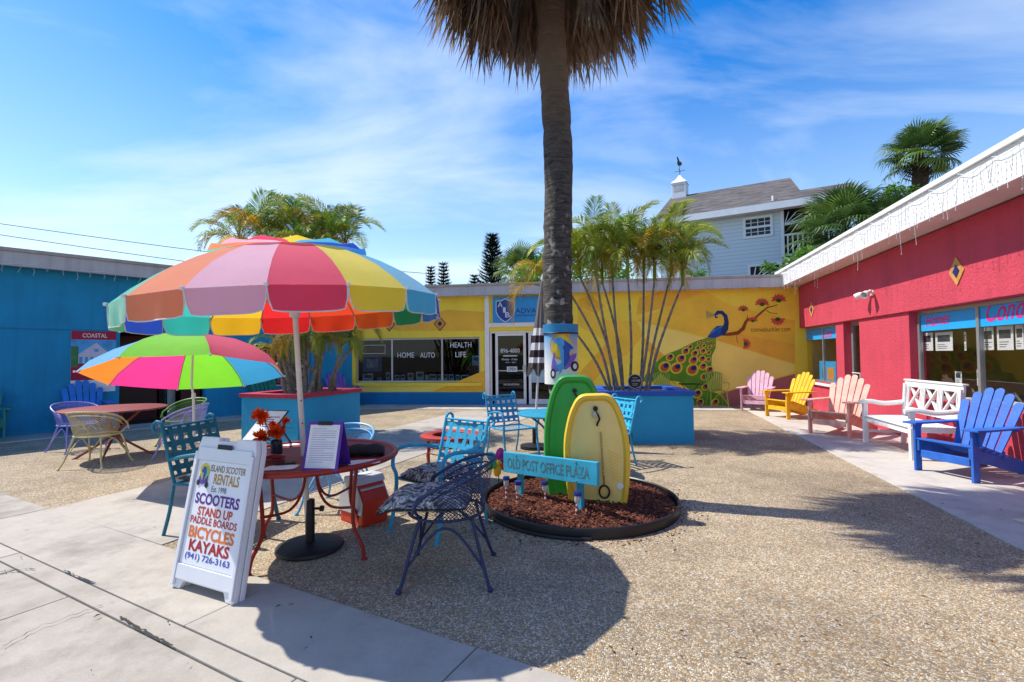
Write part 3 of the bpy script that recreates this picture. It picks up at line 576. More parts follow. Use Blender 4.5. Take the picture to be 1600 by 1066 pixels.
# ---------------------------------------------------------------- planting
m_fr = mat('areca_leaf', '#93a030', .45, .25, 3, trans=.42, obj_var=.18); m_fr2 = mat('areca_leaf_gold', '#b8962a', .5, .3, 3, trans=.42, obj_var=.2); m_fr3 = mat('areca_leaf_green', '#638a2c', .45, .25, 3, trans=.4, obj_var=.2)
m_stem = mat('areca_stem', '#83796a', .7, .35, 14, bump=.4, bs=30); m_spear = mat('palm_spear', '#3f6a2c', .5, .15)
m_fan = mat('fan_leaf', '#4f6c36', .45, .3, 4, trans=.3, obj_var=.25); m_fan2 = mat('fan_leaf_light', '#7f9a48', .45, .3, 4, trans=.35, obj_var=.2); m_dead = mat('dead_frond', '#8a6f56', .85, .35, 5, trans=.22, obj_var=.3); m_deadg = mat('dead_frond_grey', '#a89a8a', .85, .3, 5, trans=.2, obj_var=.25)
m_boot = mat('palm_boots', '#4a3a2a', .9, .35, 8, bump=.6, bs=30); m_bush = mat('shrub_leaf', '#5d8a2c', .5, .3, 4, trans=.35); m_pine = mat('pine_needle', '#22331f', .7, .3, 5, trans=.1)
def bark_mat():
    m = bpy.data.materials.new('palm_bark'); m.use_nodes = True; t = m.node_tree; b = t.nodes['Principled BSDF']; L = t.links.new; c = N(t, 'ShaderNodeTexCoord')
    mp_ = N(t, 'ShaderNodeMapping'); mp_.inputs['Scale'].default_value = (5, 5, 22); L(c.outputs['Object'], mp_.inputs[0])
    n = N(t, 'ShaderNodeTexNoise'); n.inputs['Scale'].default_value = 1.6; n.inputs['Detail'].default_value = 8; n.inputs['Roughness'].default_value = .7; n.inputs['Distortion'].default_value = .6; L(mp_.outputs[0], n.inputs[0])
    r = N(t, 'ShaderNodeValToRGB'); e = r.color_ramp.elements; e[0].position = .32; e[0].color = (*hexc('#1d1a18'), 1); e[1].position = .74; e[1].color = (*hexc('#776d62'), 1); L(n.outputs[0], r.inputs[0])
    n2 = N(t, 'ShaderNodeTexNoise'); n2.inputs['Scale'].default_value = 11; n2.inputs['Detail'].default_value = 6; L(c.outputs['Object'], n2.inputs[0]); mr = N(t, 'ShaderNodeMapRange'); mr.inputs[1].default_value = .59; mr.inputs[2].default_value = .66; L(n2.outputs[0], mr.inputs[0])
    sp = N(t, 'ShaderNodeSeparateXYZ'); L(c.outputs['Object'], sp.inputs[0]); zr = N(t, 'ShaderNodeMapRange'); zr.inputs[1].default_value = 3.4; zr.inputs[2].default_value = 2.2; L(sp.outputs[2], zr.inputs[0]); mu = N(t, 'ShaderNodeMath', operation='MULTIPLY'); L(mr.outputs[0], mu.inputs[0]); L(zr.outputs[0], mu.inputs[1])
    mx_ = N(t, 'ShaderNodeMixRGB'); mx_.inputs[2].default_value = (*hexc('#b3ada3'), 1); L(mu.outputs[0], mx_.inputs[0]); L(r.outputs[0], mx_.inputs[1])
    br = N(t, 'ShaderNodeMapRange'); br.inputs[1].default_value = 3.5; br.inputs[2].default_value = 4.3; L(sp.outputs[2], br.inputs[0]); mb = N(t, 'ShaderNodeMixRGB'); mb.blend_type = 'MIX'; mb.inputs[2].default_value = (*hexc('#7d6248'), 1); ms = N(t, 'ShaderNodeMath', operation='MULTIPLY'); ms.inputs[1].default_value = .7; L(br.outputs[0], ms.inputs[0]); L(ms.outputs[0], mb.inputs[0]); L(mx_.outputs[0], mb.inputs[1])
    L(mb.outputs[0], b.inputs['Base Color']); b.inputs['Roughness'].default_value = .95; bp = N(t, 'ShaderNodeBump'); bp.inputs['Strength'].default_value = .9; bp.inputs['Distance'].default_value = .06; L(n.outputs[0], bp.inputs['Height']); L(bp.outputs[0], b.inputs['Normal']); return m
m_bark = bark_mat()

def pinnate(L, rise, droop, n, ll, seed, m, wd=.016):
    """feather frond along +X: arching midrib with two rows of drooping leaflets"""
    r = random.Random(seed); b = B(); k = []
    for i in range(15):
        t = i/14; k.append(Vector((L*t*(1-.18*t*droop), r.uniform(-.006, .006), rise*L*math.sin(t*1.7)-droop*L*.62*t**2.5)))
    b.tube(k, [.012*(1-.8*i/14) for i in range(15)], 4)
    for i in range(n):
        t = .16+.84*i/(n-1); j = min(int(t*14), 13); q = k[j].lerp(k[j+1], t*14-j); tg = (k[j+1]-k[j]).normalized(); up = Vector((-tg.z, 0, tg.x))
        for s_ in (-1, 1):
            ln = ll*math.sin(math.pi*min(1, .18+.82*t))**.6*r.uniform(.85, 1.1)*(.6 if t > .95 else 1); d = (tg*(.62+.45*t)+Vector((0, s_, 0))*(.85-.3*t)+up*r.uniform(.15, .5)).normalized()
            a = q; m1 = a+d*ln*.5; tip = a+d*ln*.95+Vector((0, 0, -ln*r.uniform(.18, .5))); n_ = d.cross(up).normalized()*wd*.5
            b.add([a-tg*.004, a+tg*.004, m1+tg*wd*.55, m1-tg*wd*.45+Vector((0, 0, .004)), tip], [(0, 1, 2, 3), (3, 2, 4)])
    return b.mesh('frond', m, recalc=False)
AREC = [pinnate(1.3, .48, d, 44, .5, s_, m_, .026) for s_, (d, m_) in enumerate([(.55, m_fr), (.9, m_fr), (1.25, m_fr), (.75, m_fr3), (1.1, m_fr2), (1.5, m_fr2), (.4, m_fr3)])]
def areca(label, base, tops, seed, scale=1., stem_r=.02, fan=1., nf=(7, 9), drop=.42, droopy=False):
    t = thing('areca_palm', label, 'palm', base, 0, 'areca palm clumps in the planters'); r = random.Random(seed); bz = Vector(base)
    for i, tp in enumerate(tops):
        tp = Vector(tp)-bz-Vector((0, 0, drop)); b0 = Vector((max(-.34, min(.34, tp.x*.3))+r.uniform(-.08, .08), r.uniform(-.25, .25), -.1)); bow = Vector((-tp.x*.05+r.uniform(-.07, .07), -tp.y*.05+r.uniform(-.06, .06), tp.z*.02))
        pts = smooth_path([b0, b0.lerp(tp, .35)+bow, b0.lerp(tp, .7)+bow*.7, tp], 10); n = len(pts)
        b = B(); b.tube(pts, [(stem_r*(1.25-.45*j/(n-1)))*(1.16 if j % 2 else 1)*r.uniform(.94, 1.06) for j in range(n)], 7); b.obj('stem', m_stem, t, True)
        B().tube([tp-Vector((0, 0, .04)), tp+Vector((0, 0, .2)), tp+Vector((0, 0, .42))], [.03, .032, .012], 7).obj('crownshaft', m_fr, t, True)
        k = r.randint(*nf); a0 = r.uniform(0, 6)
        for j in range(k):
            me = AREC[r.choice([0, 1, 2, 3, 0, 1, 4, 5] if j < k-2 else [6, 0, 3])]; a = a0+j*2*math.pi/k+r.uniform(-.3, .3)
            if droopy: me = AREC[r.choice([2, 5, 4, 1, 3])]; link('frond', me, t, tp+Vector((0, 0, r.uniform(.1, .3))), (r.uniform(-.25, .25), r.uniform(-.35, .35), a), scale*r.uniform(.8, 1.1)); continue
            link('frond', me, t, tp+Vector((0, 0, r.uniform(.15, .4))), (r.uniform(-.25, .25), -r.uniform(-.35, .6) if j < k-2 else -r.uniform(.7, 1.1), a), scale*r.uniform(.75, 1.08))
        if i % 3 == 0:
            sh = r.uniform(.6, .85)*scale; lean = Vector((r.uniform(-.08, .08), r.uniform(-.05, .05), 0)); B().tube([tp+Vector((0, 0, .3)), tp+Vector((0, 0, .3+sh*.6))+lean*.6, tp+Vector((0, 0, .3+sh))+lean], [.016, .022, .003], 5, flat=.5).obj('spear_leaf', m_spear, t)
    return t

# planters
def planter(label, loc, rz, wx, wy, h, m_side, m_cap, hole=None):
    t = thing('planter_box', label, 'planter', loc, rz, 'block planters of the plaza'); b = B(); th = .16
    b.span(-wx/2, wx/2, -wy/2, -wy/2+th, -.02, h-.07); b.span(-wx/2, wx/2, wy/2-th, wy/2, -.02, h-.07); b.span(-wx/2, -wx/2+th, -wy/2+th, wy/2-th, -.02, h-.07); b.span(wx/2-th, wx/2, -wy/2+th, wy/2-th, -.02, h-.07); b.obj('wall', m_side, t, bevel=.004)
    b = B(); q = .03; b.span(-wx/2-q, wx/2+q, -wy/2-q, -wy/2+th+q, h-.068, h); b.span(-wx/2-q, wx/2+q, wy/2-th-q, wy/2+q, h-.068, h); b.span(-wx/2-q, -wx/2+th+q, -wy/2+th+q, wy/2-th-q, h-.068, h); b.span(wx/2-th-q, wx/2+q, -wy/2+th+q, wy/2-th-q, h-.068, h); b.obj('cap', m_cap, t, bevel=.006)
    B().span(-wx/2+th+.002, wx/2-th-.002, -wy/2+th+.002, wy/2-th-.002, h-.3, h-.06).obj('soil', mat('planter_mulch', '#4a2f22', .95, .4, 20, bump=.9, bs=50), t)
    if hole: B().span(hole-.055, hole+.055, -wy/2-.004, -wy/2+.002, 0, .17).obj('drain_hole', m_blk, t)
    return t
m_pl = mat('planter_blue', '#2a9ac4', .75, .08, 1.5, bump=.3, bs=40); m_pcr = mat('planter_red_cap', '#b02a44', .6, .1, 3); m_pcb = mat('planter_blue_cap', '#1b58b4', .6, .1, 3)
pr_c = V2(2.2, 8.62); planter('blue block planter with royal blue cap beside the yellow mural', (pr_c.x, pr_c.y, 0), R_(-4), 1.5, 1.5, .84, m_pl, m_pcb, -.28)
nc, le, re = G(465, 617, .82), G(393, 612, .82), G(562, 607, .82); ax = (re-nc); ang = math.atan2(ax.y, ax.x); wxp = 1.6; wyp = 1.3; d1 = V2(math.cos(ang), math.sin(ang)); d2 = V2(-d1.y, d1.x); pc_ = V2(nc.x, nc.y)+d1*wxp/2+d2*wyp/2
planter('blue block planter with red cap in front of the blue wing', (pc_.x, pc_.y, 0), ang, wxp, wyp, .82, m_pl, m_pcr)
def at(pts, Y): return [P(px, py, Y+dy) for px, py, dy in pts]
areca('areca palm clump with slim bare canes in the royal blue capped planter', (pr_c.x-.12, pr_c.y-.05, .8), at([(852, 415, .1), (885, 400, -.2), (905, 385, .4), (930, 375, -.4), (955, 365, .2), (980, 380, -.3), (1005, 372, .5), (1022, 385, -.1), (1048, 380, .2), (1066, 392, -.3), (940, 395, .6)], 8.6), 5, .8, nf=(11, 14), drop=.56)
areca('dense areca palm clump in the red capped planter behind the big umbrella', (pc_.x, pc_.y, .78), at([(375, 372, .1), (408, 362, -.3), (438, 352, .3), (462, 356, -.2), (490, 350, .4), (515, 362, -.3), (540, 372, .2), (430, 385, .5), (480, 385, -.5), (520, 400, .1)], 9.4), 11, .75, .03, nf=(10, 13))
# low hanging fronds of the shorter palm in the red capped planter
areca('short areca palm drooping beside the big umbrella canopy', (pc_.x+.3, pc_.y+.1, .78), at([(470, 556, -.2), (505, 548, .0), (442, 560, .1), (532, 552, -.3), (548, 545, .1)], 9.0), 17, .6, .03, nf=(7, 8), drop=0, droopy=True)

# ---- fan palms
def fan(L, pet, n, spread, droop, seed, m, wd=.045):
    r = random.Random(seed); b = B(); e = Vector((pet, 0, pet*.12)); b.tube([(0, 0, 0), (pet*.5, 0, pet*.09), e], [.016, .013, .01], 4)
    for i in range(n):
        a = spread*(i/(n-1)-.5)*2; l = L*(1-.32*abs(a/spread)**2)*r.uniform(.9, 1.06); d = Vector((math.cos(a), math.sin(a), .12+.1*math.cos(a*2))).normalized(); s_ = Vector((-math.sin(a), math.cos(a), 0))
        m1 = e+d*l*.5; m2 = e+d*l*.8+Vector((0, 0, -droop*l*.16)); tp = e+d*l*.97+Vector((r.uniform(-.03, .03), r.uniform(-.03, .03), -droop*l*r.uniform(.3, .6))); v = Vector((0, 0, .012))
        b.add([e, m1+s_*wd*.55, m1-s_*wd*.55+v, m2+s_*wd*.38, m2-s_*wd*.38+v, tp], [(0, 1, 2), (1, 3, 4, 2), (3, 5, 4)])
    return b.mesh('frond', m, recalc=False)
FANS = [fan(.85, .75, 30, 2.0, d, s_, m_) for s_, (d, m_) in enumerate([(.5, m_fan), (.8, m_fan), (1.1, m_fan2), (.65, m_fan2), (1.3, m_fan)])]
def hang(L, n, seed, m):
    """dead fan frond hanging along -Z: folded ragged strips"""
    r = random.Random(seed); b = B(); b.tube([(0, 0, 0), (.12, 0, -.1), (.16, 0, -.3)], [.016, .013, .009], 4); e = Vector((.16, 0, -.3))
    for i in range(n):
        a = r.uniform(-1, 1); l = L*r.uniform(.55, 1.05); w_ = r.uniform(.012, .026); o = Vector((r.uniform(-.05, .1), a*.08, 0)); d = Vector((r.uniform(-.1, .22), a*.34, -1)).normalized(); sd_ = Vector((r.uniform(-.5, .5), 1, 0)).normalized()*w_
        k = e+o*.6; m1 = k+d*l*.5+Vector((r.uniform(-.04, .06), 0, 0)); tp = k+d*l+Vector((r.uniform(-.08, .1), r.uniform(-.08, .08), 0)); b.add([k-sd_*.4, k+sd_*.4, m1+sd_, m1-sd_, tp], [(0, 1, 2, 3), (3, 2, 4)])
    return b.mesh('dead_frond', m, recalc=False)
HANG = [hang(.85, 34, 40+i, m_dead if i % 2 else m_deadg) for i in range(6)]
def fan_palm(label, base, z_top, r0, r1, nf, scale, seed, skirt=0, lean=(0, 0), boots=0, bark=None, group='fan palms around the plaza', el=(-.5, 1.25)):
    t = thing('fan_palm', label, 'palm', base, 0, group); r = random.Random(seed); n = 90 if skirt else 40; b = B()
    pts = [Vector((lean[0]*(i/n)+.02*math.sin(i*14/n), lean[1]*(i/n), z_top*i/n)) for i in range(n+1)]
    b.tube(pts, [(r0+(r1-r0)*i/n)*(1.1-.1*min(1, i/5))*r.uniform(.94, 1.05) for i in range(n+1)], 24); b.obj('trunk', bark or m_bark, t, True); top = pts[-1]
    for i in range(boots):
        a = i*2.4; z = top.z-.9*scale*(1-i/boots); B().beam(Vector((lean[0]+math.cos(a)*r1*.8, lean[1]+math.sin(a)*r1*.8, z)), Vector((lean[0]+math.cos(a)*r1*2., lean[1]+math.sin(a)*r1*2., z+.22*scale)), .07*scale, .03*scale).obj('boot', m_boot, t)
    for i in range(nf):
        e_ = el[0]+(el[1]-el[0])*((i+.5)/nf)**.8; a = i*2.399963+r.uniform(-.25, .25)
        link('frond', FANS[r.choice([0, 1, 2, 3, 4] if e_ < .5 else [0, 3, 1])], t, top+Vector((0, 0, .1*scale)), (r.uniform(-.3, .3), -e_, a), scale*r.uniform(.85, 1.1))
    for i in range(skirt):
        a = i*2.399963; u = (i/skirt); z = top.z+.1-u*.5+r.uniform(-.1, .1); rr = (.86-.5*u)*r.uniform(.3, 1.1)
        if math.sin(a) < -.55 and rr < .5: continue
        link('dead_frond', HANG[r.randrange(6)], t, Vector((lean[0]+math.cos(a)*(r1+rr), lean[1]+math.sin(a)*(r1+rr), z-rr*.12)), (r.uniform(-.15, .15), -r.uniform(.0, .55)*(1-u*.7), a), r.uniform(.85, 1.2))
    return t
tr = V2(.52, 5.05)
fan_palm('tall palm with dark trunk and brown dead frond skirt in the mulch bed', (tr.x, tr.y, 0), 6.25, .15, .145, 24, .95, 3, skirt=150, lean=(-.06, 0))
q = P(1438, 285, 22); fan_palm('fan palm with a round green crown rising behind the red wing', (q.x, q.y, 0), q.z+1.05, .3, .3, 46, 1.12, 8, boots=26, bark=m_boot, el=(-.75, 1.3))
for i, (px, py, Y, s_, lb) in enumerate(((1318, 368, 17, 1.0, 'low bushy fan palm beside the grey house balcony'), (1385, 352, 18.5, .7, 'fan palm half hidden behind the red wing roof edge'))):
    q = P(px, py, Y); fan_palm(lb, (q.x, q.y, 0), q.z, .2, .2, 44, s_*1.15, 21+i, boots=8, bark=m_boot, el=(-.9, 1.3))
q = P(812, 432, 30); fan_palm('small silvery fan palm behind the yellow wing roof', (q.x, q.y, 0), q.z, .15, .15, 26, 1.3, 31, bark=m_boot)
# ---- conifers and shrubs beyond the roofs
def conifer(label, base, h, w_, tiers, seed, per=8, nl=12):
    t = thing('conifer_tree', label, 'tree', base, 0, 'conifers beyond the yellow wing'); r = random.Random(seed)
    B().tube([(0, 0, 0), (0, 0, h*.5), (0, 0, h)], [h*.02, h*.013, h*.003], 7).obj('trunk', m_boot, t, True); b = B()
    for i in range(tiers):
        u = i/(tiers-1); z = h*(.3+.68*u); R = w_*(1.05-u)**.75*r.uniform(.82, 1.1)
        for j in range(per):
            a = j*2*math.pi/per+i*.7+r.uniform(-.2, .2); d = Vector((math.cos(a), math.sin(a), 0)); s_ = Vector((-d.y, d.x, 0)); L = R*r.uniform(.75, 1.1)
            k = [Vector((0, 0, z))+d*L*t_+Vector((0, 0, L*(.5*t_*t_-.12*t_))) for t_ in (0, .35, .7, 1)]
            b.tube(k, [h*.006, h*.005, h*.004, h*.002], 3)
            for q_ in range(nl):
                t_ = .2+.8*q_/nl; p_ = Vector((0, 0, z))+d*L*t_+Vector((0, 0, L*(.5*t_*t_-.12*t_)))
                for sg_ in (-1, 1):
                    ln = h*.06*r.uniform(.7, 1.2)*(1.2-t_*.6); e_ = (d*.7+s_*sg_*.8+Vector((0, 0, r.uniform(.1, .7)))).normalized(); b.add([p_-d*h*.004, p_+d*h*.004, p_+e_*ln], [(0, 1, 2)])
    b.obj('crown', m_pine, t, recalc=False)
for px, pb, pt, Y, w_, ti, lb in ((769, 440, 366, 45, 2.3, 30, 'tall dark conifer with upswept tiers behind the yellow wing'), (741, 445, 430, 46, 1.9, 22, 'top of a small conifer beside the tall dark conifer'), (693, 448, 411, 60, 1.9, 22, 'rounded open conifer far behind the yellow wing'), (673, 448, 417, 62, 1.2, 24, 'narrow conifer column beside the rounded open conifer')):
    q = P(px, pt, Y); conifer(lb, (q.x, q.y, 0), q.z, w_, ti, int(px))
def shrub(label, c, rx, rz, n, seed, ls=.12, stem=True):
    t = thing('leafy_shrub', label, 'shrub', (c.x, c.y, 0), 0, 'shrubs beyond the roofs'); r = random.Random(seed); b = B()
    B().tube([(0, 0, 0), (.05, 0, c.z*.6), (0, 0, c.z)], [.08, .06, .03], 6).obj('trunk', m_boot, t)
    cl = [(Vector((r.gauss(0, .45)*rx, r.gauss(0, .4)*rx, c.z+r.gauss(0, .45)*rz)), r.uniform(.18, .4)*rx) for _ in range(14)]
    for i in range(n):
        q_, s_ = r.choice(cl); p_ = q_+Vector((r.gauss(0, 1), r.gauss(0, 1), r.gauss(0, 1))).normalized()*s_*r.random()**.4; d = Vector((r.gauss(0, 1), r.gauss(0, 1), r.gauss(0, .7))).normalized(); e_ = d.cross(Vector((r.gauss(0, 1), r.gauss(0, 1), 1))).normalized()
        b.add([p_, p_+d*ls*.5+e_*ls*.28, p_+d*ls, p_+d*ls*.5-e_*ls*.28], [(0, 1, 2, 3)])
    b.obj('crown', m_bush, t, recalc=False)
shrub('bright leafy shrub at the red wing roof edge below the balcony', P(1262, 410, 15.5), 1.0, .6, 1500, 3, .13)
shrub('leafy vine top on the red wing roof beside the fan palm', P(1408, 305, 19), .7, .5, 700, 9, .15)
shrub('leafy green shrub behind the yellow wing beside the palm trunk', P(835, 432, 26), 1.6, .8, 1600, 4, .18)
shrub('leafy green shrub behind the yellow wing under the areca palm', P(930, 430, 24), 2.2, .7, 1800, 6, .18)
shrub('small yellow green shrub on the yellow wing roof edge', P(1086, 430, 20), .55, .35, 500, 8, .12)
# ---------------------------------------------------------------- grey house behind
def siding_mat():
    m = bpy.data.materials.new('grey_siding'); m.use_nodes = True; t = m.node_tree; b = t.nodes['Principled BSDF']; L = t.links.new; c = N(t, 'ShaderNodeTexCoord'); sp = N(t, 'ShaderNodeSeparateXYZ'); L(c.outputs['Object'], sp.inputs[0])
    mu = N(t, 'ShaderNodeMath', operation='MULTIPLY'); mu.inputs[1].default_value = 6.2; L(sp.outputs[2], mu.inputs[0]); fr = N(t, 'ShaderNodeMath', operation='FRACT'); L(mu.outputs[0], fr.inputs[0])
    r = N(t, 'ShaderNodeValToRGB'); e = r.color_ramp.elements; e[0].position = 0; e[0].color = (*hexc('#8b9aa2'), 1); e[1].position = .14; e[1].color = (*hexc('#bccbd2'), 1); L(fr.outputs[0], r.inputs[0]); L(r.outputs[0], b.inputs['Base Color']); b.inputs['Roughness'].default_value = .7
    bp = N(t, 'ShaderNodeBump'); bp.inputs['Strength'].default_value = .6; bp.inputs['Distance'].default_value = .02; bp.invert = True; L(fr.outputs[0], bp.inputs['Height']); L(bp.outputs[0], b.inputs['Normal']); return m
def shingle_mat():
    m = bpy.data.materials.new('roof_shingle'); m.use_nodes = True; t = m.node_tree; b = t.nodes['Principled BSDF']; L = t.links.new; c = N(t, 'ShaderNodeTexCoord')
    mp_ = N(t, 'ShaderNodeMapping'); mp_.inputs['Scale'].default_value = (1.6, 4.5, 4.5); L(c.outputs['Object'], mp_.inputs[0]); v = N(t, 'ShaderNodeTexVoronoi'); v.inputs['Scale'].default_value = 1.5; L(mp_.outputs[0], v.inputs['Vector']); s_ = N(t, 'ShaderNodeSeparateColor'); L(v.outputs['Color'], s_.inputs[0])
    r = N(t, 'ShaderNodeValToRGB'); e = r.color_ramp.elements; e[0].color = (*hexc('#45413f'), 1); e[1].color = (*hexc('#68625f'), 1); L(s_.outputs[0], r.inputs[0]); L(r.outputs[0], b.inputs['Base Color']); b.inputs['Roughness'].default_value = .95; return m
m_sid, m_shg = siding_mat(), shingle_mat(); m_htrim = mat('house_trim', '#d5dade', .6, .05, 4)
hc = P(1221, 410, 20); hd = V2(math.sin(R_(120)), math.cos(R_(120))); WH = Wall(V2(hc.x, hc.y), hd)      # +x runs right, towards us
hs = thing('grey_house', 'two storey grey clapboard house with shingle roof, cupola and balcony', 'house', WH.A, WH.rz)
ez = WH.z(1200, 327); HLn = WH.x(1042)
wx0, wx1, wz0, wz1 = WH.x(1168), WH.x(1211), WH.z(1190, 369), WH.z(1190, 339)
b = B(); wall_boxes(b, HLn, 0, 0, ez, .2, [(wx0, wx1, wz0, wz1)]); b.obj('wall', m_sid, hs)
B().span(HLn, 0, 7.9, 8.1, 0, ez).obj('rear_wall', m_sid, hs); B().span(HLn-.2, HLn, 0, 8.1, 0, ez).obj('end_wall', m_sid, hs); B().span(-.2, 0, 2.4, 7.9, 0, ez).obj('end_wall', m_sid, hs); B().span(-.2, 2.6, 2.2, 2.4, 0, ez-.1).obj('porch_wall', m_dark, hs); B().span(.0, 2.6, -.015, 2.4, ez-.098, ez-.06).obj('porch_ceiling', m_dark, hs)  # porch shade put into the wall's dark colour; ceiling added to shade the bay
wn = B(); frame(wn, wx0-.05, wx1+.05, wz0-.05, wz1+.05, -.05, .1, .12); wn = wn.obj('window', m_htrim, hs)
zm_ = (wz0+wz1)/2; B().span(wx0+.05, wx1-.05, -.02, .05, zm_-.045, zm_+.045).obj('sash_rail', m_htrim, wn)
for a, c in ((wz0+.052, zm_-.047), (zm_+.047, wz1-.052)):
    B().span(wx0+.052, wx1-.052, .03, .036, a, c).obj('pane', m_glass, wn)
    for k in range(1, 4): x = wx0+(wx1-wx0)*k/4; B().span(x-.012, x+.012, .01, .028, a, c).obj('muntin', m_htrim, wn)
    B().span(wx0+.052, wx1-.052, .004, .009, (a+c)/2-.012, (a+c)/2+.012).obj('muntin', m_htrim, wn)
# roof with ridge along the wall
rdg = P(1253, 290, 22.); rx1 = WH.x(1240, 2.6); rzh = ez+2.2; xo, xe = HLn-.4, 2.6
yr = 3.6
def rp_(x, y): return (x, y, ez+.1+(rzh-ez)*max(0, min(1, (y+.5)/(yr+.5))))
gx = .4
b = B(); b.add([(xo, -.5, ez+.1), (xe, -.5, ez+.1), (xe, .9, ez+.1+(rzh-ez)*.34), (gx+.35, .9, ez+.1+(rzh-ez)*.34), (gx, yr, rzh+.1), (xo, yr, rzh+.1), (xo, -.5, ez-.08), (xe, -.5, ez-.08), (xe, .9, ez-.08+(rzh-ez)*.34), (gx+.35, .9, ez-.08+(rzh-ez)*.34), (gx, yr, rzh-.08), (xo, yr, rzh-.08)], [(0, 1, 2, 3), (0, 3, 4, 5), (6, 9, 8, 7), (6, 11, 10, 9), (0, 6, 7, 1), (1, 7, 8, 2), (2, 8, 9, 3), (3, 9, 10, 4), (5, 11, 6, 0)]); rf = b.obj('roof', m_shg, hs)
b = B(); b.add([(xo, yr+.01, rzh+.1), (gx, yr+.01, rzh+.1), (gx, 8.6, ez+.1), (xo, 8.6, ez+.1), (xo, yr+.01, rzh-.08), (gx, yr+.01, rzh-.08), (gx, 8.6, ez-.08), (xo, 8.6, ez-.08)], [(0, 1, 2, 3), (4, 7, 6, 5), (0, 4, 5, 1), (1, 5, 6, 2), (2, 6, 7, 3), (3, 7, 4, 0)]); b.obj('roof_slope', m_shg, rf)
b = B(); b.fill([(gx-.05, .9, ez+.75), (gx-.05, yr, rzh-.1), (gx-.05, 6.4, ez+.75)]); b.obj('gable', m_dark, rf, recalc=False)
B().span(xo, xe, -.53, -.505, ez-.16, ez+.12).obj('gutter', m_htrim, hs)
B().span(xo, xe, -.5, -.02, ez-.12, ez-.1).obj('soffit', m_soff, hs)
B().tube([WH.loc(1208, 318, -.1)-Vector((0, 0, .1)), WH.loc(1208, 318, -.1)+Vector((0, 0, .32))], .05, 8).obj('vent_pipe', m_htrim, hs)
# balcony bay right of the wall
bz = WH.z(1224, 402); ht = WH.z(1224, 366)-bz; bw = 2.4
B().span(.0, bw, .1, 2.2, bz-.22, bz-.03).obj('balcony_deck', m_htrim, hs)
for x in (.06, bw-.06): B().span(x-.07, x+.07, .0, .14, bz-.2, ez-.13).obj('porch_post', m_htrim, hs)
rl = B().span(.13, bw-.13, .03, .11, bz+ht-.07, bz+ht).obj('railing', m_htrim, hs); B().span(.13, bw-.13, .04, .1, bz+.05, bz+.11).obj('bottom_rail', m_htrim, rl)
for k in range(12): x = .25+k*(bw-.45)/11; B().span(x-.025, x+.025, .05, .09, bz+.112, bz+ht-.072).obj('baluster', m_htrim, rl)
for k in range(5): a = R_(12+k*17); B().beam((.14, .07, ez-.2-.55), (.14+.95*math.cos(a), .07, ez-.75+.55*math.sin(a)), .03, .03).obj('fan_bracket', m_htrim, hs)
# lower porch opening with a sunburst grille
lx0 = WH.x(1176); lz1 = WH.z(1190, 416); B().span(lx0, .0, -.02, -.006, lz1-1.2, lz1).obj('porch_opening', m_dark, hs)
b = B(); frame(b, lx0-.1, .02, lz1-1.2, lz1+.1, -.06, .1, .05); b.obj('opening_trim', m_htrim, hs)
for k in range(7): a = R_(8+k*13); B().beam((lx0+.1, -.05, lz1-.62), (lx0+.1+1.5*math.cos(a), -.05, lz1-.62+.58*math.sin(a)), .04, .04).obj('sunburst_bar', m_htrim, hs)
# window with an air conditioner
ax0, az0 = WH.xz(1045, 392); ax1, az1 = WH.xz(1075, 366)
wn = B(); frame(wn, ax0, ax1, az0-.1, az1+.5, -.05, .08, .1); wn = wn.obj('window', m_htrim, hs); B().span(ax0+.08, ax1-.08, -.006, .0, az0, az1+.42).obj('pane', m_glass, wn)
ac = thing('air_conditioner', 'white window air conditioner on the grey clapboard wall', 'appliance', WH.world((ax0+ax1)/2, 0, az0), WH.rz)
hw = (ax1-ax0)/2-.12; B().span(-hw, hw, -.5, -.06, 0, .5).obj('casing', m_htrim, ac, bevel=.015); B().span(-hw+.05, hw*.35, -.512, -.502, .05, .45).obj('grille', m_blk, ac)
for k in range(6): B().span(-hw+.05, hw*.35, -.52, -.513, .07+.065*k, .09+.065*k).obj('slat', m_htrim, ac)
# cupola with weathervane
cq = WH.loc(1063, 320, yr); cx_, cz_ = cq.x, rzh+.1
cu = B().span(cx_-.36, cx_+.36, yr-.36, yr+.36, cz_-.4, cz_+.6).obj('cupola', m_htrim, hs, bevel=.02)
for s_ in (-1, 1): B().span(cx_-.25, cx_+.25, yr-.37 if s_ < 0 else yr+.361, yr-.361 if s_ < 0 else yr+.37, cz_+.15, cz_+.5).obj('louvre', m_fas, cu)
B().lathe([(.56, 0), (.54, .05), (.27, .24), (.06, .48), (.001, .52)], 4, (cx_, yr, cz_+.6), Matrix.Rotation(R_(45), 3, 'Z')).obj('cupola_roof', m_wht, cu)
wv = thing('weathervane', 'dark rooster weathervane on the white cupola', 'weathervane', WH.world(cx_, yr, cz_+1.12), WH.rz)
B().tube([(0, 0, -.05), (0, 0, .75)], .02, 6).obj('rod', m_blk, wv); B().tube([(-.4, 0, .3), (.4, 0, .3)], .018, 6).obj('crossbar', m_blk, wv); B().tube([(0, -.4, .34), (0, .4, .34)], .018, 6).obj('crossbar', m_blk, wv)
b = B(); b.prism([(-.12, .75), (.1, .7), (.2, .85), (.12, 1.0), (.02, 1.05), (-.05, 1.3), (-.16, 1.5), (-.2, 1.42), (-.14, 1.15), (-.18, .95)], lambda u, v, t: (u, t, v), -.015, .015); b.obj('rooster', m_blk, wv)
wv.scale = (.68,)*3
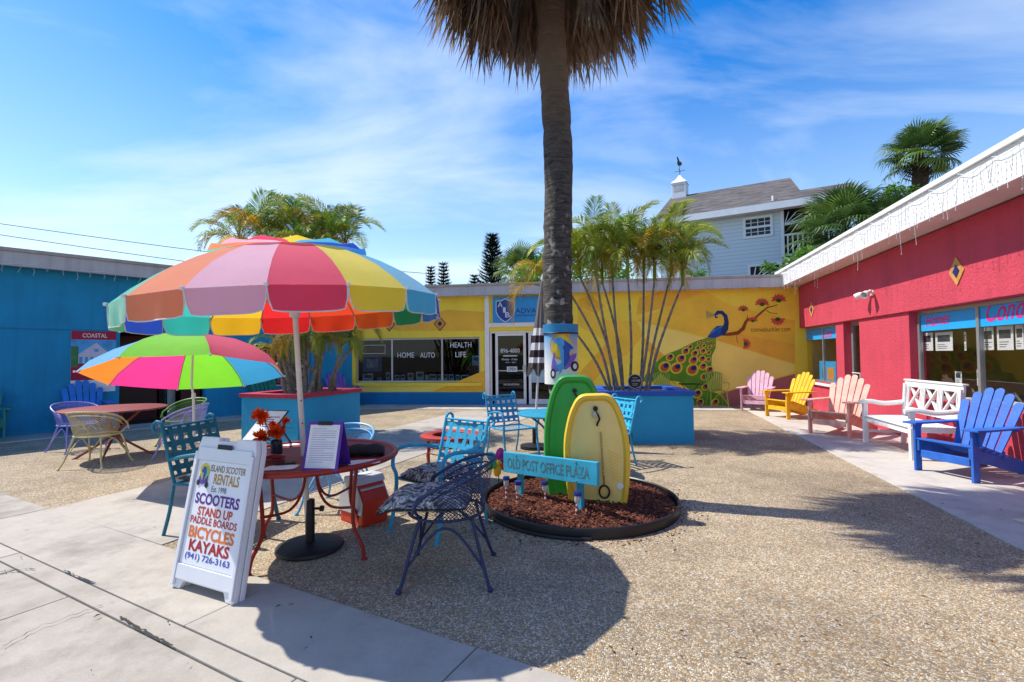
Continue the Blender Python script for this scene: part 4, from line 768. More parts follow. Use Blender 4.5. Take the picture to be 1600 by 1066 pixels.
# overhead wires
for i, (p0, p1) in enumerate((((-60, 341), (700, 430)), ((-60, 358), (700, 452)))):
    a, c = P(p0[0], p0[1], 38), P(p1[0], p1[1], 60); k = [a.lerp(c, j/16)+Vector((0, 0, -.5*math.sin(math.pi*j/16))) for j in range(17)]; b = B(); b.tube(k, .03, 4); tag(b.obj('overhead_wire', m_blk), ['upper overhead power wire crossing the sky behind the blue wing', 'lower overhead power wire crossing the sky behind the blue wing'][i], 'wire', 'overhead wires')
# ---------------------------------------------------------------- furniture
def C(h): return mat('paint_'+h.strip('#'), h, .42, .1, 6, wear=None)
def CW(h, wcol='#6b5a48'): return mat('worn_'+h.strip('#'), h, .55, .17, 7, bump=.12, bs=70, wear=(wcol, 26, .63))
# ---- adirondack chairs (front is -Y)
def adirondack(label, loc, f, h, group='adirondack chairs on the walks', s=1.):
    m = CW(h, '#8f8578'); t = thing('adirondack_chair', label, 'chair', loc, face_rz(*f), group); t.scale = (s, s, s); W_ = .56; bv = .006
    for x in (-1, 1):
        B().beam((x*.3, -.33, .0), (x*.3, -.33, .54), .09, .028, (1, 0, 0)).obj('front_leg', m, t, bevel=bv)
        B().prism([(-.36, .24), (-.36, .37), (-.2, .38), (.62, .1), (.66, .0), (.5, .0)], lambda u, v, q: (q, u, v), x*.27-.013, x*.27+.013).obj('side_rail', m, t, bevel=.004)
        arm = [(x*.24, -.42), (x*.4, -.42), (x*.41, -.3), (x*.38, .1), (x*.35, .36), (x*.27, .36), (x*.25, 0)]
        B().prism(arm, lambda u, v, q: (u, v, q), .545, .568).obj('armrest', m, t, bevel=bv)
        B().prism([(-.32, .54), (-.22, .54), (-.3, .38)], lambda u, v, q: (q, u, v), x*.33-.012, x*.33+.012).obj('arm_bracket', m, t)
    B().span(-.255, .255, -.345, -.322, .16, .25).obj('front_stretcher', m, t, bevel=bv)
    for k in range(6):
        y = -.33+k*.085; z = .385-.0*k-(y+.33)*.34+(.0 if k else -.01); B().beam((-.3, y, z), (.3, y, z), .075, .02).obj('seat_slat', m, t, bevel=bv)
    dv = Vector((0, .46, 1)).normalized(); b0 = Vector((0, .1, .22)); hs_ = [.66, .76, .82, .82, .76, .66]
    nrm = Vector((0, -dv.z, dv.y))
    for k in range(6):
        u0 = -.2+k*.08; u1 = -.265+k*.106; L = hs_[k]; wb, wt_ = .034, .047; n = 8
        pts = [(u0-wb, 0), (u0+wb, 0), (u1+wt_, L-.045)]+[(u1+wt_*math.cos(a), L-.045+wt_*math.sin(a)*.95) for a in [math.pi*(j/n) for j in range(1, n)]]+[(u1-wt_, L-.045)]
        B().prism(pts, lambda u, v, q: b0+Vector((u, 0, 0))+dv*v+nrm*q, -.009, .009).obj('back_slat', m, t, bevel=.003)
    for v, wd in ((.06, .5), (.36, .6)): q = b0+dv*v-nrm*.022; B().beam(q-Vector((wd/2, 0, 0)), q+Vector((wd/2, 0, 0)), .02, .06, nrm.cross(Vector((1, 0, 0)))).obj('back_rail', m, t)
    return t
def gp(px, py): q = G(px, py); return (q.x, q.y, .014)
adirondack('royal blue adirondack chair at the near end of the white bench', (5.26, 5.66, .014), (-.97, -.2), '#2a64bd', s=1.02)
adirondack('salmon pink adirondack chair at the far end of the white bench', (5.72, 8.55, .014), (-.86, -.5), '#e2aa98', s=1.05)
adirondack('yellow adirondack chair under the small red wing window', (6.13, 10.78, .014), (-.97, -.22), '#e9b41f', s=1.02)
adirondack('pale pink adirondack chair in the corner by the mural', (6.15, 12.25, .014), (-.62, -.78), '#deb0c2', s=1.0)
q = WL.world(WL.x(12), -.55); adirondack('teal adirondack chair against the blue wall', (q.x-.25, q.y-.3, .013), (.756, -.655), '#177d77', s=1.05)
q = WL.world(WL.x(128), -.5); adirondack('bright blue adirondack chair under the cottage poster', (q.x, q.y, .013), (.756, -.655), '#2a7bd0', s=1.05)
q = WL.world(WL.x(408), -.5); adirondack('green adirondack chair under the notice window of the blue wing', (q.x, q.y, .013), (.756, -.655), '#137a66', s=1.05)
q = WL.world(WL.x(520), -.5); adirondack('violet adirondack chair behind the red capped planter', (q.x, q.y, .013), (.756, -.655), '#7d5fb0', s=1.05)
# ---- white bench
fx = V2(WR.i.x, WR.i.y)*-1; bc = (V2(*gp(1355, 692)[:2])+V2(5.22, 6.42))/2+fx*-.27
bn = thing('garden_bench', 'white painted bench with crossed back panels between salmon and blue chairs', 'bench', (bc.x, bc.y, .014), face_rz(fx.x, fx.y)); m_bw = mat('bench_white', '#e8e6e2', .5, .05, 5); BL = 1.42
for x in (-1, 1):
    X_ = x*(BL/2-.04); B().span(X_-.032, X_+.032, -.3, -.24, 0, .62).obj('front_leg', m_bw, bn, bevel=.005)
    B().beam((X_, .24, 0), (X_, .3, .93), .06, .05, (1, 0, 0)).obj('rear_leg', m_bw, bn, bevel=.005)
    B().tube(smooth_path([(X_, -.35, .63), (X_, -.2, .645), (X_, .0, .615), (X_, .24, .64)], 4), .035, 8, flat=.9).obj('armrest', m_bw, bn, True)
    B().span(X_-.02, X_+.02, -.24, .25, .16, .2).obj('side_stretcher', m_bw, bn); B().span(X_-.025, X_+.025, -.24, .24, .36, .41).obj('seat_rail', m_bw, bn)
for k in range(7): y = -.29+k*.078; B().span(-BL/2+.0, BL/2-.0, y, y+.068, .412, .432).obj('seat_slat', m_bw, bn, bevel=.004)
B().span(-BL/2+.075, BL/2-.075, -.27, -.245, .33, .405).obj('apron', m_bw, bn)
yb = lambda z: .25+.06*(z-.3)/.6
for z, h_ in ((.54, .07), (.93, .09)): B().beam((-BL/2+.01, yb(z), z), (BL/2-.01, yb(z), z), .03, h_).obj('back_rail', m_bw, bn, bevel=.004)
B().beam((-BL/2, yb(1), .985), (BL/2, yb(1), .985), .07, .025).obj('cap_rail', m_bw, bn, bevel=.006)
cw = (BL-.16)/3
for k in range(3):
    x0 = -BL/2+.08+k*cw; B().beam((x0+.06, yb(.575), .575), (x0+cw-.08, yb(.885), .885), .018, .035, (0, 1, 0)).obj('cross_bar', m_bw, bn); B().beam((x0+.06, yb(.885)+.019, .885), (x0+cw-.08, yb(.575)+.019, .575), .018, .035, (0, 1, 0)).obj('cross_bar', m_bw, bn)
    for j in range(4 if k < 2 else 3): x = x0+cw-.06+j*.032; B().beam((x, yb(.575), .575), (x, yb(.885), .885), .016, .018, (1, 0, 0)).obj('back_spindle', m_bw, bn)
for j in range(3): x = -BL/2+.05+j*.034; B().beam((x, yb(.575), .575), (x, yb(.885), .885), .016, .018, (1, 0, 0)).obj('back_spindle', m_bw, bn)
# ---- strap chairs with scrolled back posts
def strap_chair(label, loc, f, h, straps=True, s=1.):
    m = CW(h, '#2c4a55'); t = thing('strap_chair', label, 'chair', loc, face_rz(*f), 'woven strap chairs'); t.scale = (s, s, s); w_ = .25
    dv = Vector((0, .28, 1)).normalized()
    for x in (-1, 1):
        bk = [Vector((x*w_, .2, .42))+dv*v for v in (0, .15, .3, .44)]; tp = bk[-1]; sc = [tp+Vector((0, .03*math.sin(a)+.03-.03*math.cos(a)*1, .035*math.sin(a))) for a in (.4, 1.0, 1.7, 2.5, 3.3, 4.2)]
        sc = [tp+Vector((0, .045-.045*math.cos(a), .045*math.sin(a))) for a in (.5, 1.1, 1.8, 2.6, 3.4, 4.2)]
        B().tube(smooth_path([(x*w_, .3, 0), (x*w_, .24, .2), (x*w_, .2, .42)], 3)[:-1]+bk+sc, .013, 8).obj('back_post', m, t, True)
        B().tube(smooth_path([(x*.27, -.32, 0), (x*.27, -.27, .2), (x*.27, -.25, .42), (x*.28, -.28, .52), (x*.285, -.25, .62), (x*.285, -.15, .655), (x*.28, .05, .635), (x*.26, .22, .6)], 4), .016, 8).obj('arm_leg', m, t, True)
        B().tube([(x*w_, -.25, .41), (x*w_, .2, .41)], .013, 8).obj('seat_rail', m, t, True)
        B().lathe([(.02, 0), (.02, .02), (.014, .025)], 10, (x*.27, -.32, 0)).obj('foot', m, t)
    for y in (-.25, .2): B().tube([(-w_, y, .41), (w_, y, .41)], .012, 8).obj('cross_rail', m, t, True)
    for v in (.05, .44): q_ = Vector((0, .2, .42))+dv*v; B().tube([q_-Vector((w_, 0, 0)), q_+Vector((w_, 0, 0))], .01, 8).obj('back_rail', m, t, True)
    nr = Vector((0, -dv.z, dv.y))
    for k in range(4):
        v = .11+k*.095; rows = []
        for i in range(11): x = -w_+2*w_*i/10; o = Vector((x, .2, .42))+dv*v+nr*(.006*math.cos(i*math.pi)-.02*math.sin(math.pi*i/10)); rows.append([o-dv*.024, o+dv*.024])
        B().grid(rows).obj('strap', m, t, True, recalc=False)
    for k in range(5):
        x = -.18+k*.09; rows = []
        for i in range(10): v = .05+.39*i/9; o = Vector((x, .2, .42))+dv*v+nr*(.006*math.cos(i*math.pi+k*math.pi)-.02*math.sin(math.pi*(x+w_)/(2*w_))); rows.append([o-Vector((.022, 0, 0)), o+Vector((.022, 0, 0))])
        B().grid(rows).obj('strap', m, t, True, recalc=False)
    for k in range(5):
        y = -.2+k*.09; B().grid([[(-w_+2*w_*i/8, y-.022, .418-.012*math.sin(math.pi*i/8)), (-w_+2*w_*i/8, y+.022, .418-.012*math.sin(math.pi*i/8))] for i in range(9)]).obj('seat_strap', m, t, True, recalc=False)
    return t
def tropic_mat():
    m = bpy.data.materials.new('tropical_print'); m.use_nodes = True; t = m.node_tree; b = t.nodes['Principled BSDF']; L = t.links.new; c = N(t, 'ShaderNodeTexCoord')
    n = N(t, 'ShaderNodeTexNoise'); n.inputs['Scale'].default_value = 5; n.inputs['Detail'].default_value = 2; L(c.outputs['Object'], n.inputs[0]); ma = N(t, 'ShaderNodeVectorMath', operation='MULTIPLY_ADD'); ma.inputs[1].default_value = (.5, .5, .5); L(n.outputs['Color'], ma.inputs[0]); L(c.outputs['Object'], ma.inputs[2])
    w_ = N(t, 'ShaderNodeTexNoise'); w_.inputs['Scale'].default_value = 13; w_.inputs['Distortion'].default_value = 2.2; w_.inputs['Detail'].default_value = 3; L(ma.outputs[0], w_.inputs[0])
    r = N(t, 'ShaderNodeValToRGB'); e = r.color_ramp.elements; e[0].position = .4; e[0].color = (*hexc('#34343a'), 1); e[1].position = .5; e[1].color = (*hexc('#807d7a'), 1); q_ = e.new(.62); q_.color = (*hexc('#cfcabf'), 1); L(w_.outputs[0], r.inputs[0]); L(r.outputs[0], b.inputs['Base Color']); b.inputs['Roughness'].default_value = .85
    bp = N(t, 'ShaderNodeBump'); bp.inputs['Strength'].default_value = .3; bp.inputs['Distance'].default_value = .01; L(w_.outputs[0], bp.inputs['Height']); L(bp.outputs[0], b.inputs['Normal']); return m
m_trop = tropic_mat()
def cushion(label, loc, f, w_, d_, th, tilt=0.):
    t = thing('seat_cushion', label, 'cushion', loc, face_rz(*f), 'tropical print cushions'); n = 14; top, bot = [], []
    r = random.Random(int(loc[0]*100)); rows = []
    for i in range(n+1):
        row = []
        for j in range(n+1):
            u, v = i/n*2-1, j/n*2-1; e_ = max(0, (1-u**6)*(1-v**6))**.5; tuft = 1-.35*math.exp(-((u*1.6)**2+(v*1.6)**2)*2)*(1 if abs(u) < .9 else 0)
            row.append((u*w_/2*(1-.04*abs(v)**3), v*d_/2*(1-.04*abs(u)**3)-max(0, -v-.75)*.05, th*.5+e_*th*.5*tuft+.008*math.sin(u*7+v*5)*e_-max(0, -v-.7)*.12))
        rows.append(row)
    low = [[(p_[0], p_[1], th*.5-(p_[2]-th*.5)*.55-max(0, -(p_[1]/(d_/2))-.7)*.1) for p_ in r_] for r_ in rows]
    b = B(); b.grid(rows); b.grid([list(reversed(r_)) for r_ in low]); o = b.obj('pad', m_trop, t, True, recalc=False)
    pr_ = [Vector(rows[0][j]) for j in range(n+1)]+[Vector(rows[i][n]) for i in range(1, n+1)]+[Vector(rows[n][j]) for j in range(n-1, -1, -1)]+[Vector(rows[i][0]) for i in range(n-1, 0, -1)]
    B().tube(pr_, .006, 5, True).obj('piping', m_blk, t, True); t.rotation_euler = (tilt, 0, t.rotation_euler.z); return t
strap_chair('aqua woven strap chair holding a cushion right of the red table', (-.62, 4.2, 0), (-.6, -.8), '#2fa3cc', s=1.02)
cushion('tropical print cushion on the aqua woven strap chair', (-.62-.02, 4.2-.02, .425), (-.6, -.8), .47, .46, .08)
strap_chair('teal woven strap chair beside the lettered folding sign', (-2.5, 4.2, 0), (.97, -.22), '#0f6c80', s=1.05)
cushion('tropical print cushion on the teal woven strap chair', (-2.5, 4.2, .44), (.97, -.22), .46, .44, .05)
strap_chair('light blue woven strap chair left of the teal round table', (-.02, 7.05, 0), (.5, -.85), '#2f93bd', s=1.0)
strap_chair('aqua woven strap chair between the royal blue capped planter and the boards', (1.22, 6.45, 0), (-.9, -.45), '#35b0d6', s=1.0)
# ---- wire mesh barrel chairs
def barrel_chair(label, loc, f, h, s=1., seat=None, hb=.76, group='wire mesh barrel chairs', scroll=False, dens=32):
    m = CW(h, '#5b4a3c') if h in ('#cdbf8a', '#2b3458') else C(h); t = thing('mesh_chair', label, 'chair', loc, face_rz(*f), group); t.scale = (s, s, s); sh = .42
    def rim(a, v):    # a from -1 (right front) to 1, v 0 seat .. 1 rim
        an = a*math.pi*.62; r0, r1 = .235, .31; r_ = r0+(r1-r0)*v; drop = (.16*abs(a)**2.2)*v; return Vector((math.sin(an)*r_, .02+math.cos(an)*r_*.95, sh+(hb-sh-drop)*v))
    top = [rim(-1+2*i/24, 1) for i in range(25)]
    fr_ = [top[0]+Vector((-.0, -.1, -.13)), top[0]+Vector((0, -.06, -.03))]; fl_ = [top[-1]+Vector((0, -.06, -.03)), top[-1]+Vector((0, -.1, -.13))]
    B().tube(fr_+top+fl_, .011, 8).obj('top_rim', m, t, True); B().tube([p_+Vector((0, 0, -.05))*1+(p_-Vector((0, .02, p_.z)))*-.06 for p_ in top], .006, 6).obj('inner_rim', m, t, True)
    b = B()
    for d_ in (-1, 1):
        for k in range(-dens, dens*2):
            a0 = -1+2*k/dens; rows = []
            for i in range(9):
                v = i/8; a = a0+d_*v*.75
                if -1 <= a <= 1: p_ = rim(a, v); tn = (rim(min(a+.02, 1), v)-rim(max(a-.02, -1), v)).normalized()*.004; rows.append([p_-tn, p_+tn])
            if len(rows) > 1: b.grid(rows)
    o = b.obj('mesh_back', m, t, recalc=False); o['kind'] = 'stuff'
    ring = [(math.sin(a)*.25, -.01+math.cos(a)*.25, sh) for a in [2*math.pi*i/28 for i in range(28)]]; B().tube(ring, .01, 8, True).obj('seat_ring', m, t, True)
    b = B()
    for d_ in (-1, 1):
        for k in range(-16, 17):
            o_ = k*.03; rows = []
            for i in range(9):
                q_ = -.25+.5*i/8; x, y = (q_, o_+d_*q_*.7)
                if x*x+y*y < .0625: rows.append([(x, y-.003-.01, sh-.012*(1-(x*x+y*y)/.0625)), (x, y+.003-.01, sh-.012*(1-(x*x+y*y)/.0625))])
            if len(rows) > 1: b.grid(rows)
    o = b.obj('mesh_seat', seat or m, t, recalc=False); o['kind'] = 'stuff'
    for x in (-1, 1):
        B().tube(smooth_path([(x*.29, -.27, 0), (x*.255, -.24, .1), (x*.23, -.19, .3), (x*.2, -.15, sh)], 4), .011, 8).obj('front_leg', m, t, True)
        B().tube(smooth_path([(x*.27, .29, 0), (x*.225, .25, .12), (x*.19, .2, .3), (x*.16, .17, sh)], 4), .011, 8).obj('rear_leg', m, t, True)
        B().tube(smooth_path([(x*.2, -.15, sh), (x*.29, -.17, sh+.1), tuple(top[0] if x < 0 else top[-1])], 3), .009, 6).obj('arm_post', m, t, True)
        B().tube(smooth_path([(x*.25, -.24, .12), (x*.21, -.1, .3), (x*.2, .0, .36), (x*.2, .1, .31), (x*.23, .25, .12)], 4), .008, 6).obj('leg_arch', m, t, True)
        for y in (-.27, .29): B().lathe([(.016, 0), (.02, .012), (.011, .025)], 10, (x*(.29 if y < 0 else .27), y, 0)).obj('foot', m, t, True)
    B().tube(smooth_path([(-.25, -.24, .12), (-.1, -.2, .32), (0, -.19, .36), (.1, -.2, .32), (.25, -.24, .12)], 4), .008, 6).obj('front_arch', m, t, True)
    return t
barrel_chair('lavender wire mesh chair at the door side of the rust topped table', (-7.0, 7.85, 0), (.9, -.35), '#8b86c9')
barrel_chair('cream wire mesh chair with its back to the plaza path', (-5.72, 6.72, 0), (-.1, 1), '#cdbf8a')
barrel_chair('lime green wire mesh chair behind the rust topped table', (-5.55, 8.25, 0), (-.3, -.95), '#6f9a3a')
barrel_chair('lavender wire mesh chair beside the small tilted umbrella pole', (-4.98, 7.4, 0), (-1, -.1), '#9a93cf')
barrel_chair('indigo wire mesh chair holding a cushion in front of the mulch bed', (-.44, 3.3, 0), (-1, .0), '#2b3458', s=1.0, dens=36)
cushion('tropical print cushion hanging over the indigo mesh chair seat', (-.57, 3.3, .435), (-1, .02), .5, .56, .12, 0)
barrel_chair('sky blue wire chair with black mesh seat behind the red table', (-1.68, 4.75, 0), (-.1, -1), '#5fa8dc', seat=m_blk)
# green metal chairs and little table by the mural
def green_chair(label, x):
    t = thing('fan_back_chair', label, 'chair', tuple(WB.world(x, -.45, .013)), WB.rz, 'green metal chairs under the mural'); m = C('#8cab3c')
    for k in range(9): a = (k-4)*.16; B().beam((.16*(k-4)/4, .2, .42), (.3*math.sin(a*1.25), .34, .42+.5*math.cos(a*.8)), .028, .008, (0, 1, 0)).obj('back_slat', m, t)
    B().tube([(.31*math.sin((i-8)*.1), .345, .42+.5*math.cos((i-8)*.065)) for i in range(17)], .01, 6).obj('back_rim', m, t, True)
    B().lathe([(.001, .41), (.22, .41), (.235, .42), (.22, .43), (.001, .425)], 24).obj('seat', m, t, True)
    for s_ in (-1, 1):
        B().tube([(s_*.22, -.22, 0), (s_*.2, -.16, .42)], .011, 6).obj('leg', m, t, True); B().tube([(s_*.22, .3, 0), (s_*.18, .2, .42)], .011, 6).obj('leg', m, t, True)
        B().tube(smooth_path([(s_*.2, -.16, .42), (s_*.26, -.18, .6), (s_*.27, .0, .64), (s_*.26, .3, .64)], 4), .011, 6).obj('armrest', m, t, True)
    B().tube(smooth_path([(-.21, -.2, .1), (0, -.18, .34), (.21, -.2, .1)], 6), .008, 6).obj('arch', m, t, True)
green_chair('green fan backed metal chair beside the mauve painted hill', WB.x(1112)); green_chair('green fan backed metal chair half hidden by the royal blue capped planter', WB.x(1032))
tb = thing('side_table', 'small black folding table between the green metal chairs', 'table', tuple(WB.world(WB.x(1072), -.5, .013)), WB.rz)
B().span(-.28, .28, -.18, .18, .6, .625).obj('top', m_blk, tb, bevel=.005)
for s_ in (-1, 1): B().tube([(s_*.22, -.15, 0), (-s_*.22, .12, .6)], .01, 6).obj('leg', m_blk, tb)
# ---- tables
m_tr = mat('table_red', '#96281f', .45, .15, 5, wear=('#5a2418', 9, .66)); m_tb = mat('table_rust', '#8c4038', .5, .12, 4)
tx, ty = -1.545, 3.74
rt_ = thing('round_table', 'round red metal table under the big umbrella', 'table', (tx, ty, 0), R_(20))
TZ = .70; TR = .63
B().lathe([(.022, TZ-.008), (TR-.02, TZ-.008), (TR-.02, TZ+.004), (.022, TZ+.004)], 64).obj('top', mat('table_mesh_top', '#7d2420', .5, .2, 60, bump=.6, bs=140, wear=('#3c1511', 30, .6)), rt_, True)
B().tube([(TR*math.cos(a), TR*math.sin(a), TZ) for a in [2*math.pi*i/72 for i in range(72)]], .021, 10, True).obj('rim', m_tr, rt_, True)
B().lathe([(.045, .6), (.045, TZ-.012), (.03, TZ-.012), (.03, .6), (.045, .6)], 20).obj('collar', m_tr, rt_, True)
for k in range(4):
    a = R_(45+90*k); d = Vector((math.cos(a), math.sin(a), 0)); B().tube(smooth_path([d*.52, d*.5+Vector((0, 0, .1)), d*.42+Vector((0, 0, .24)), d*.43+Vector((0, 0, .5)), d*.46+Vector((0, 0, TZ-.01))], 5), .014, 8).obj('leg', m_tr, rt_, True)
    B().tube(smooth_path([d*.05+Vector((0, 0, .64)), d*.08+Vector((0, 0, .45)), d*.2+Vector((0, 0, .34)), d*.43+Vector((0, 0, .36))], 5), .01, 8).obj('brace', m_tr, rt_, True); B().lathe([(.024, 0), (.022, .012), (.012, .02)], 10, d*.52).obj('foot', m_tr, rt_)
lt = thing('round_table', 'round rust topped table among the lavender mesh chairs', 'table', (-5.95, 7.3, 0), R_(20))
B().lathe([(.001, .7), (.63, .7), (.65, .708), (.65, .722), (.63, .73), (.001, .73)], 56).obj('top', m_tb, lt, True)
for k in range(4):
    a = R_(90*k); d = Vector((math.cos(a), math.sin(a), 0)); B().tube(smooth_path([d*.5, d*.42+Vector((0, 0, .04)), d*.06+Vector((0, 0, .3)), d*.07+Vector((0, 0, .42)), d*.34+Vector((0, 0, .7))], 5), .017, 8).obj('leg', m_tb, lt, True)
B().tube([(.1*math.cos(i*.45), .1*math.sin(i*.45), .36) for i in range(14)], .01, 6, True).obj('leg_ring', m_tb, lt, True)
tt = thing('round_table', 'small round teal metal table behind the palm trunk', 'table', (.55, 6.0, 0)); m_tt = CW('#1c8aa6', '#2c4a55')
B().lathe([(.001, .715), (.48, .715), (.5, .722), (.5, .735), (.48, .742), (.001, .738)], 48).obj('top', m_tt, tt, True)
for k in range(4):
    a = R_(35+90*k); d = Vector((math.cos(a), math.sin(a), 0)); B().tube(smooth_path([d*.36, d*.3+Vector((0, 0, .1)), d*.14+Vector((0, 0, .3)), d*.2+Vector((0, 0, .55)), d*.4+Vector((0, 0, .71))], 5), .013, 8).obj('leg', m_tt, tt, True)
B().tube([(.17*math.cos(i*.3), .17*math.sin(i*.3), .3) for i in range(21)], .008, 6, True).obj('leg_ring', m_tt, tt, True)
# red ring stand with iron scrolls
rs = thing('ring_stand', 'red open ring stand with iron scroll legs', 'stand', (-.72, 5.6, 0)); Zr = .55
B().lathe([(.2, Zr-.03), (.32, Zr-.03), (.34, Zr-.015), (.34, Zr), (.32, Zr+.008), (.21, Zr+.008), (.2, Zr), (.2, Zr-.03)], 48).obj('ring', CW('#a8321f', '#5b2015'), rs, True)
for z in (.43, .36): B().tube([(.25*math.cos(i*.262), .25*math.sin(i*.262), z) for i in range(24)], .006, 6, True).obj('hoop', m_tr, rs, True)
for k in range(4):
    a = R_(20+90*k); d = Vector((math.cos(a), math.sin(a), 0)); s_ = Vector((-d.y, d.x, 0)); B().tube([d*.25, d*.25+Vector((0, 0, Zr-.03))], .017, 8).obj('leg', m_tr, rs, True)
    for j, (z, sg_) in enumerate(((.42, 1), (.3, -1), (.18, 1), (.42, -1))):
        sp_ = [d*.25+s_*sg_*(.02+.055)+Vector((0, 0, z))+(s_*sg_*-math.cos(q_)+Vector((0, 0, math.sin(q_))))*(.055-.006*q_) for q_ in [.55*i for i in range(12)]]; B().tube(sp_, .006, 6).obj('scroll', m_tr, rs, True)
# ---------------------------------------------------------------- umbrellas
def fab(h): return mat('canvas_'+h.strip('#'), h, .8, .05, 3, trans=.48, bump=.35, bs=5, spec=.1, sheen=.35)
def canopy(root, cols, R, prof, a0, M, vent=None, valance=.0, names=('panel', 'valance'), sag=.0, scal=0.):
    """gored canopy: one panel object per gore; prof lists (r fraction, z)"""
    n = len(cols); st_ = 2*math.pi/n; seam = mat('canopy_piping', '#d9d4cc', .7, .05)
    for k in range(n):
        al, ar = a0+k*st_, a0+(k+1)*st_; m = cols[k]; rows = []
        for fr_, z in prof:
            row = []
            for j in range(7):
                u = j/6; chord = math.cos(st_/2)/math.cos(st_*(u-.5)); r_ = R*fr_*(chord if fr_ > .12 else 1); a = al+(ar-al)*u
                row.append(M@Vector((math.sin(a)*r_, -math.cos(a)*r_, z-sag*math.sin(math.pi*u)*fr_ + (scal*math.sin(math.pi*u) if fr_ > .99 else 0))))
            rows.append(row)
        pn = B().grid(rows).obj('panel', fab(m), root, True, recalc=False)
        if valance:
            rows = []
            for i in range(6):
                v = i/5; row = []
                for j in range(9):
                    u = j/8; uu = .5+(u-.5)*(1-.05*v-.16*max(0, v-.6)); a = al+(ar-al)*uu; chord = math.cos(st_/2)/math.cos(st_*(uu-.5)); r_ = R*chord*(1-.0*v)+.012*math.sin(u*9+k*2.1)*v
                    row.append(M@Vector((math.sin(a)*r_, -math.cos(a)*r_, prof[0][1]-.001-valance*v*(1-.08*abs(2*u-1)**6))))
                rows.append(row)
            vl = B().grid(rows).obj('valance', fab(m), pn, True, recalc=False)
            ed = [Vector(q_) for q_ in [rows[i][0] for i in range(6)]+rows[5][1:-1]+[rows[i][8] for i in range(5, -1, -1)]]; B().tube(ed, .004, 4).obj('piping', seam, vl)
    for k in range(n):
        a = a0+k*st_; pts = [M@Vector((math.sin(a)*R*fr_*.985, -math.cos(a)*R*fr_*.985, z-.012)) for fr_, z in prof]; B().tube(pts, .006, 5).obj('rib', mat('umbrella_rib', '#8d8f92', .4, .1), root, True)
        q_ = M@Vector((math.sin(a)*R*1.008, -math.cos(a)*R*1.008, prof[0][1])); B().box(q_, (.02, .02, .02)).obj('rib_tip', m_let, root, bevel=.004)
ux, uy = -1.56, 3.735; topc = Vector((-1.63, 3.64, 1.84))
um = thing('market_umbrella', 'big rainbow umbrella with sixteen panels over the red table', 'umbrella', (ux, uy, 0))
ctr = Vector((topc.x-ux, topc.y-uy, topc.z)); ax_ = Vector((-.055, -.012, 1)).normalized(); Mq = Vector((0, 0, 1)).rotation_difference(ax_).to_matrix().to_4x4(); Mu = Matrix.Translation(ctr)@Mq
pal = ['#74d8b8', '#f8946a', '#f5bccf', '#f4506f', '#f5e048', '#50bce4', '#2850b8', '#3a86c8', '#2a9a5a', '#f06a28', '#ef4a28', '#ee3030', '#f0bc28', '#38b8a8', '#2850b8', '#3fa86a']
canopy(um, pal, 1.08, [(1, 0), (.9, .095), (.78, .19), (.64, .275), (.5, .345), (.4, .38)], R_(-50.7), Mu, valance=.15)
# vented crown: shallow cap whose edge flips up in points
n = 16
for k in range(n):
    al, ar = R_(-50.7)+k*2*math.pi/n, R_(-50.7)+(k+1)*2*math.pi/n; rows = []
    for fr_, z in ((.0, .47), (.2, .445), (.4, .405), (.5, .375)):
        row = []
        for j in range(7):
            u = j/6; a = al+(ar-al)*u; flip = max(0, fr_-.4)*(.28*(1-abs(2*u-1))); row.append(Mu@Vector((math.sin(a)*1.08*fr_, -math.cos(a)*1.08*fr_, z+flip)))
        rows.append(row)
    B().grid(rows).obj('vent_panel', fab(pal[(k+1) % n]), um, True, recalc=False)
B().lathe([(.02, 0), (.03, .02), (.022, .05), (.001, .075)], 14, Mu@Vector((0, 0, .455))).obj('finial', m_let, um, True)
m_pole = mat('pole_white', '#dcd6d0', .4, .06, 8)
B().tube([(0, 0, .1), Vector((0, 0, .1)).lerp(Mu@Vector((0, 0, .45)), .5), Mu@Vector((0, 0, .45))], .02, 14).obj('pole', m_pole, um, True)
for z, r_ in ((.95, .024), (1.12, .023)): q_ = Vector((0, 0, .1)).lerp(Mu@Vector((0, 0, .45)), (z-.1)/2.18); B().box(q_+Vector((.012, -.018, 0)), (.008, .008, .008)).obj('pole_button', m_blk, um)
B().lathe([(.03, -.04), (.038, -.03), (.038, .03), (.03, .04)], 14, Mu@Vector((0, 0, -.05))).obj('hub', m_pole, um, True)
for k in range(16):
    a = R_(-50.7)+k*2*math.pi/16; B().tube([Mu@Vector((math.sin(a)*.035, -math.cos(a)*.035, -.05)), Mu@Vector((math.sin(a)*.56, -math.cos(a)*.56, .25))], .005, 5).obj('strut', MATS['umbrella_rib'], um)
ub = thing('umbrella_base', 'black round umbrella base under the red table', 'umbrella base', (ux+.01, uy, 0)); m_ub = mat('base_black', '#1d1c1e', .5, .25, 8, bump=.2, bs=30)
B().lathe([(.001, 0), (.235, 0), (.245, .012), (.24, .03), (.2, .045), (.05, .058), (.035, .06)], 40).obj('disc', m_ub, ub, True); B().lathe([(.034, .055), (.034, .36), (.03, .37), (.024, .37)], 20).obj('tube', m_ub, ub, True)
B().tube([(.03, 0, .3), (.085, 0, .3)], .01, 8).obj('screw', m_ub, ub); B().lathe([(.001, -.012), (.022, -.012), (.022, .012), (.001, .012)], 12, (.09, 0, .3), Matrix.Rotation(R_(90), 3, 'Y')).obj('knob', m_ub, ub, True)
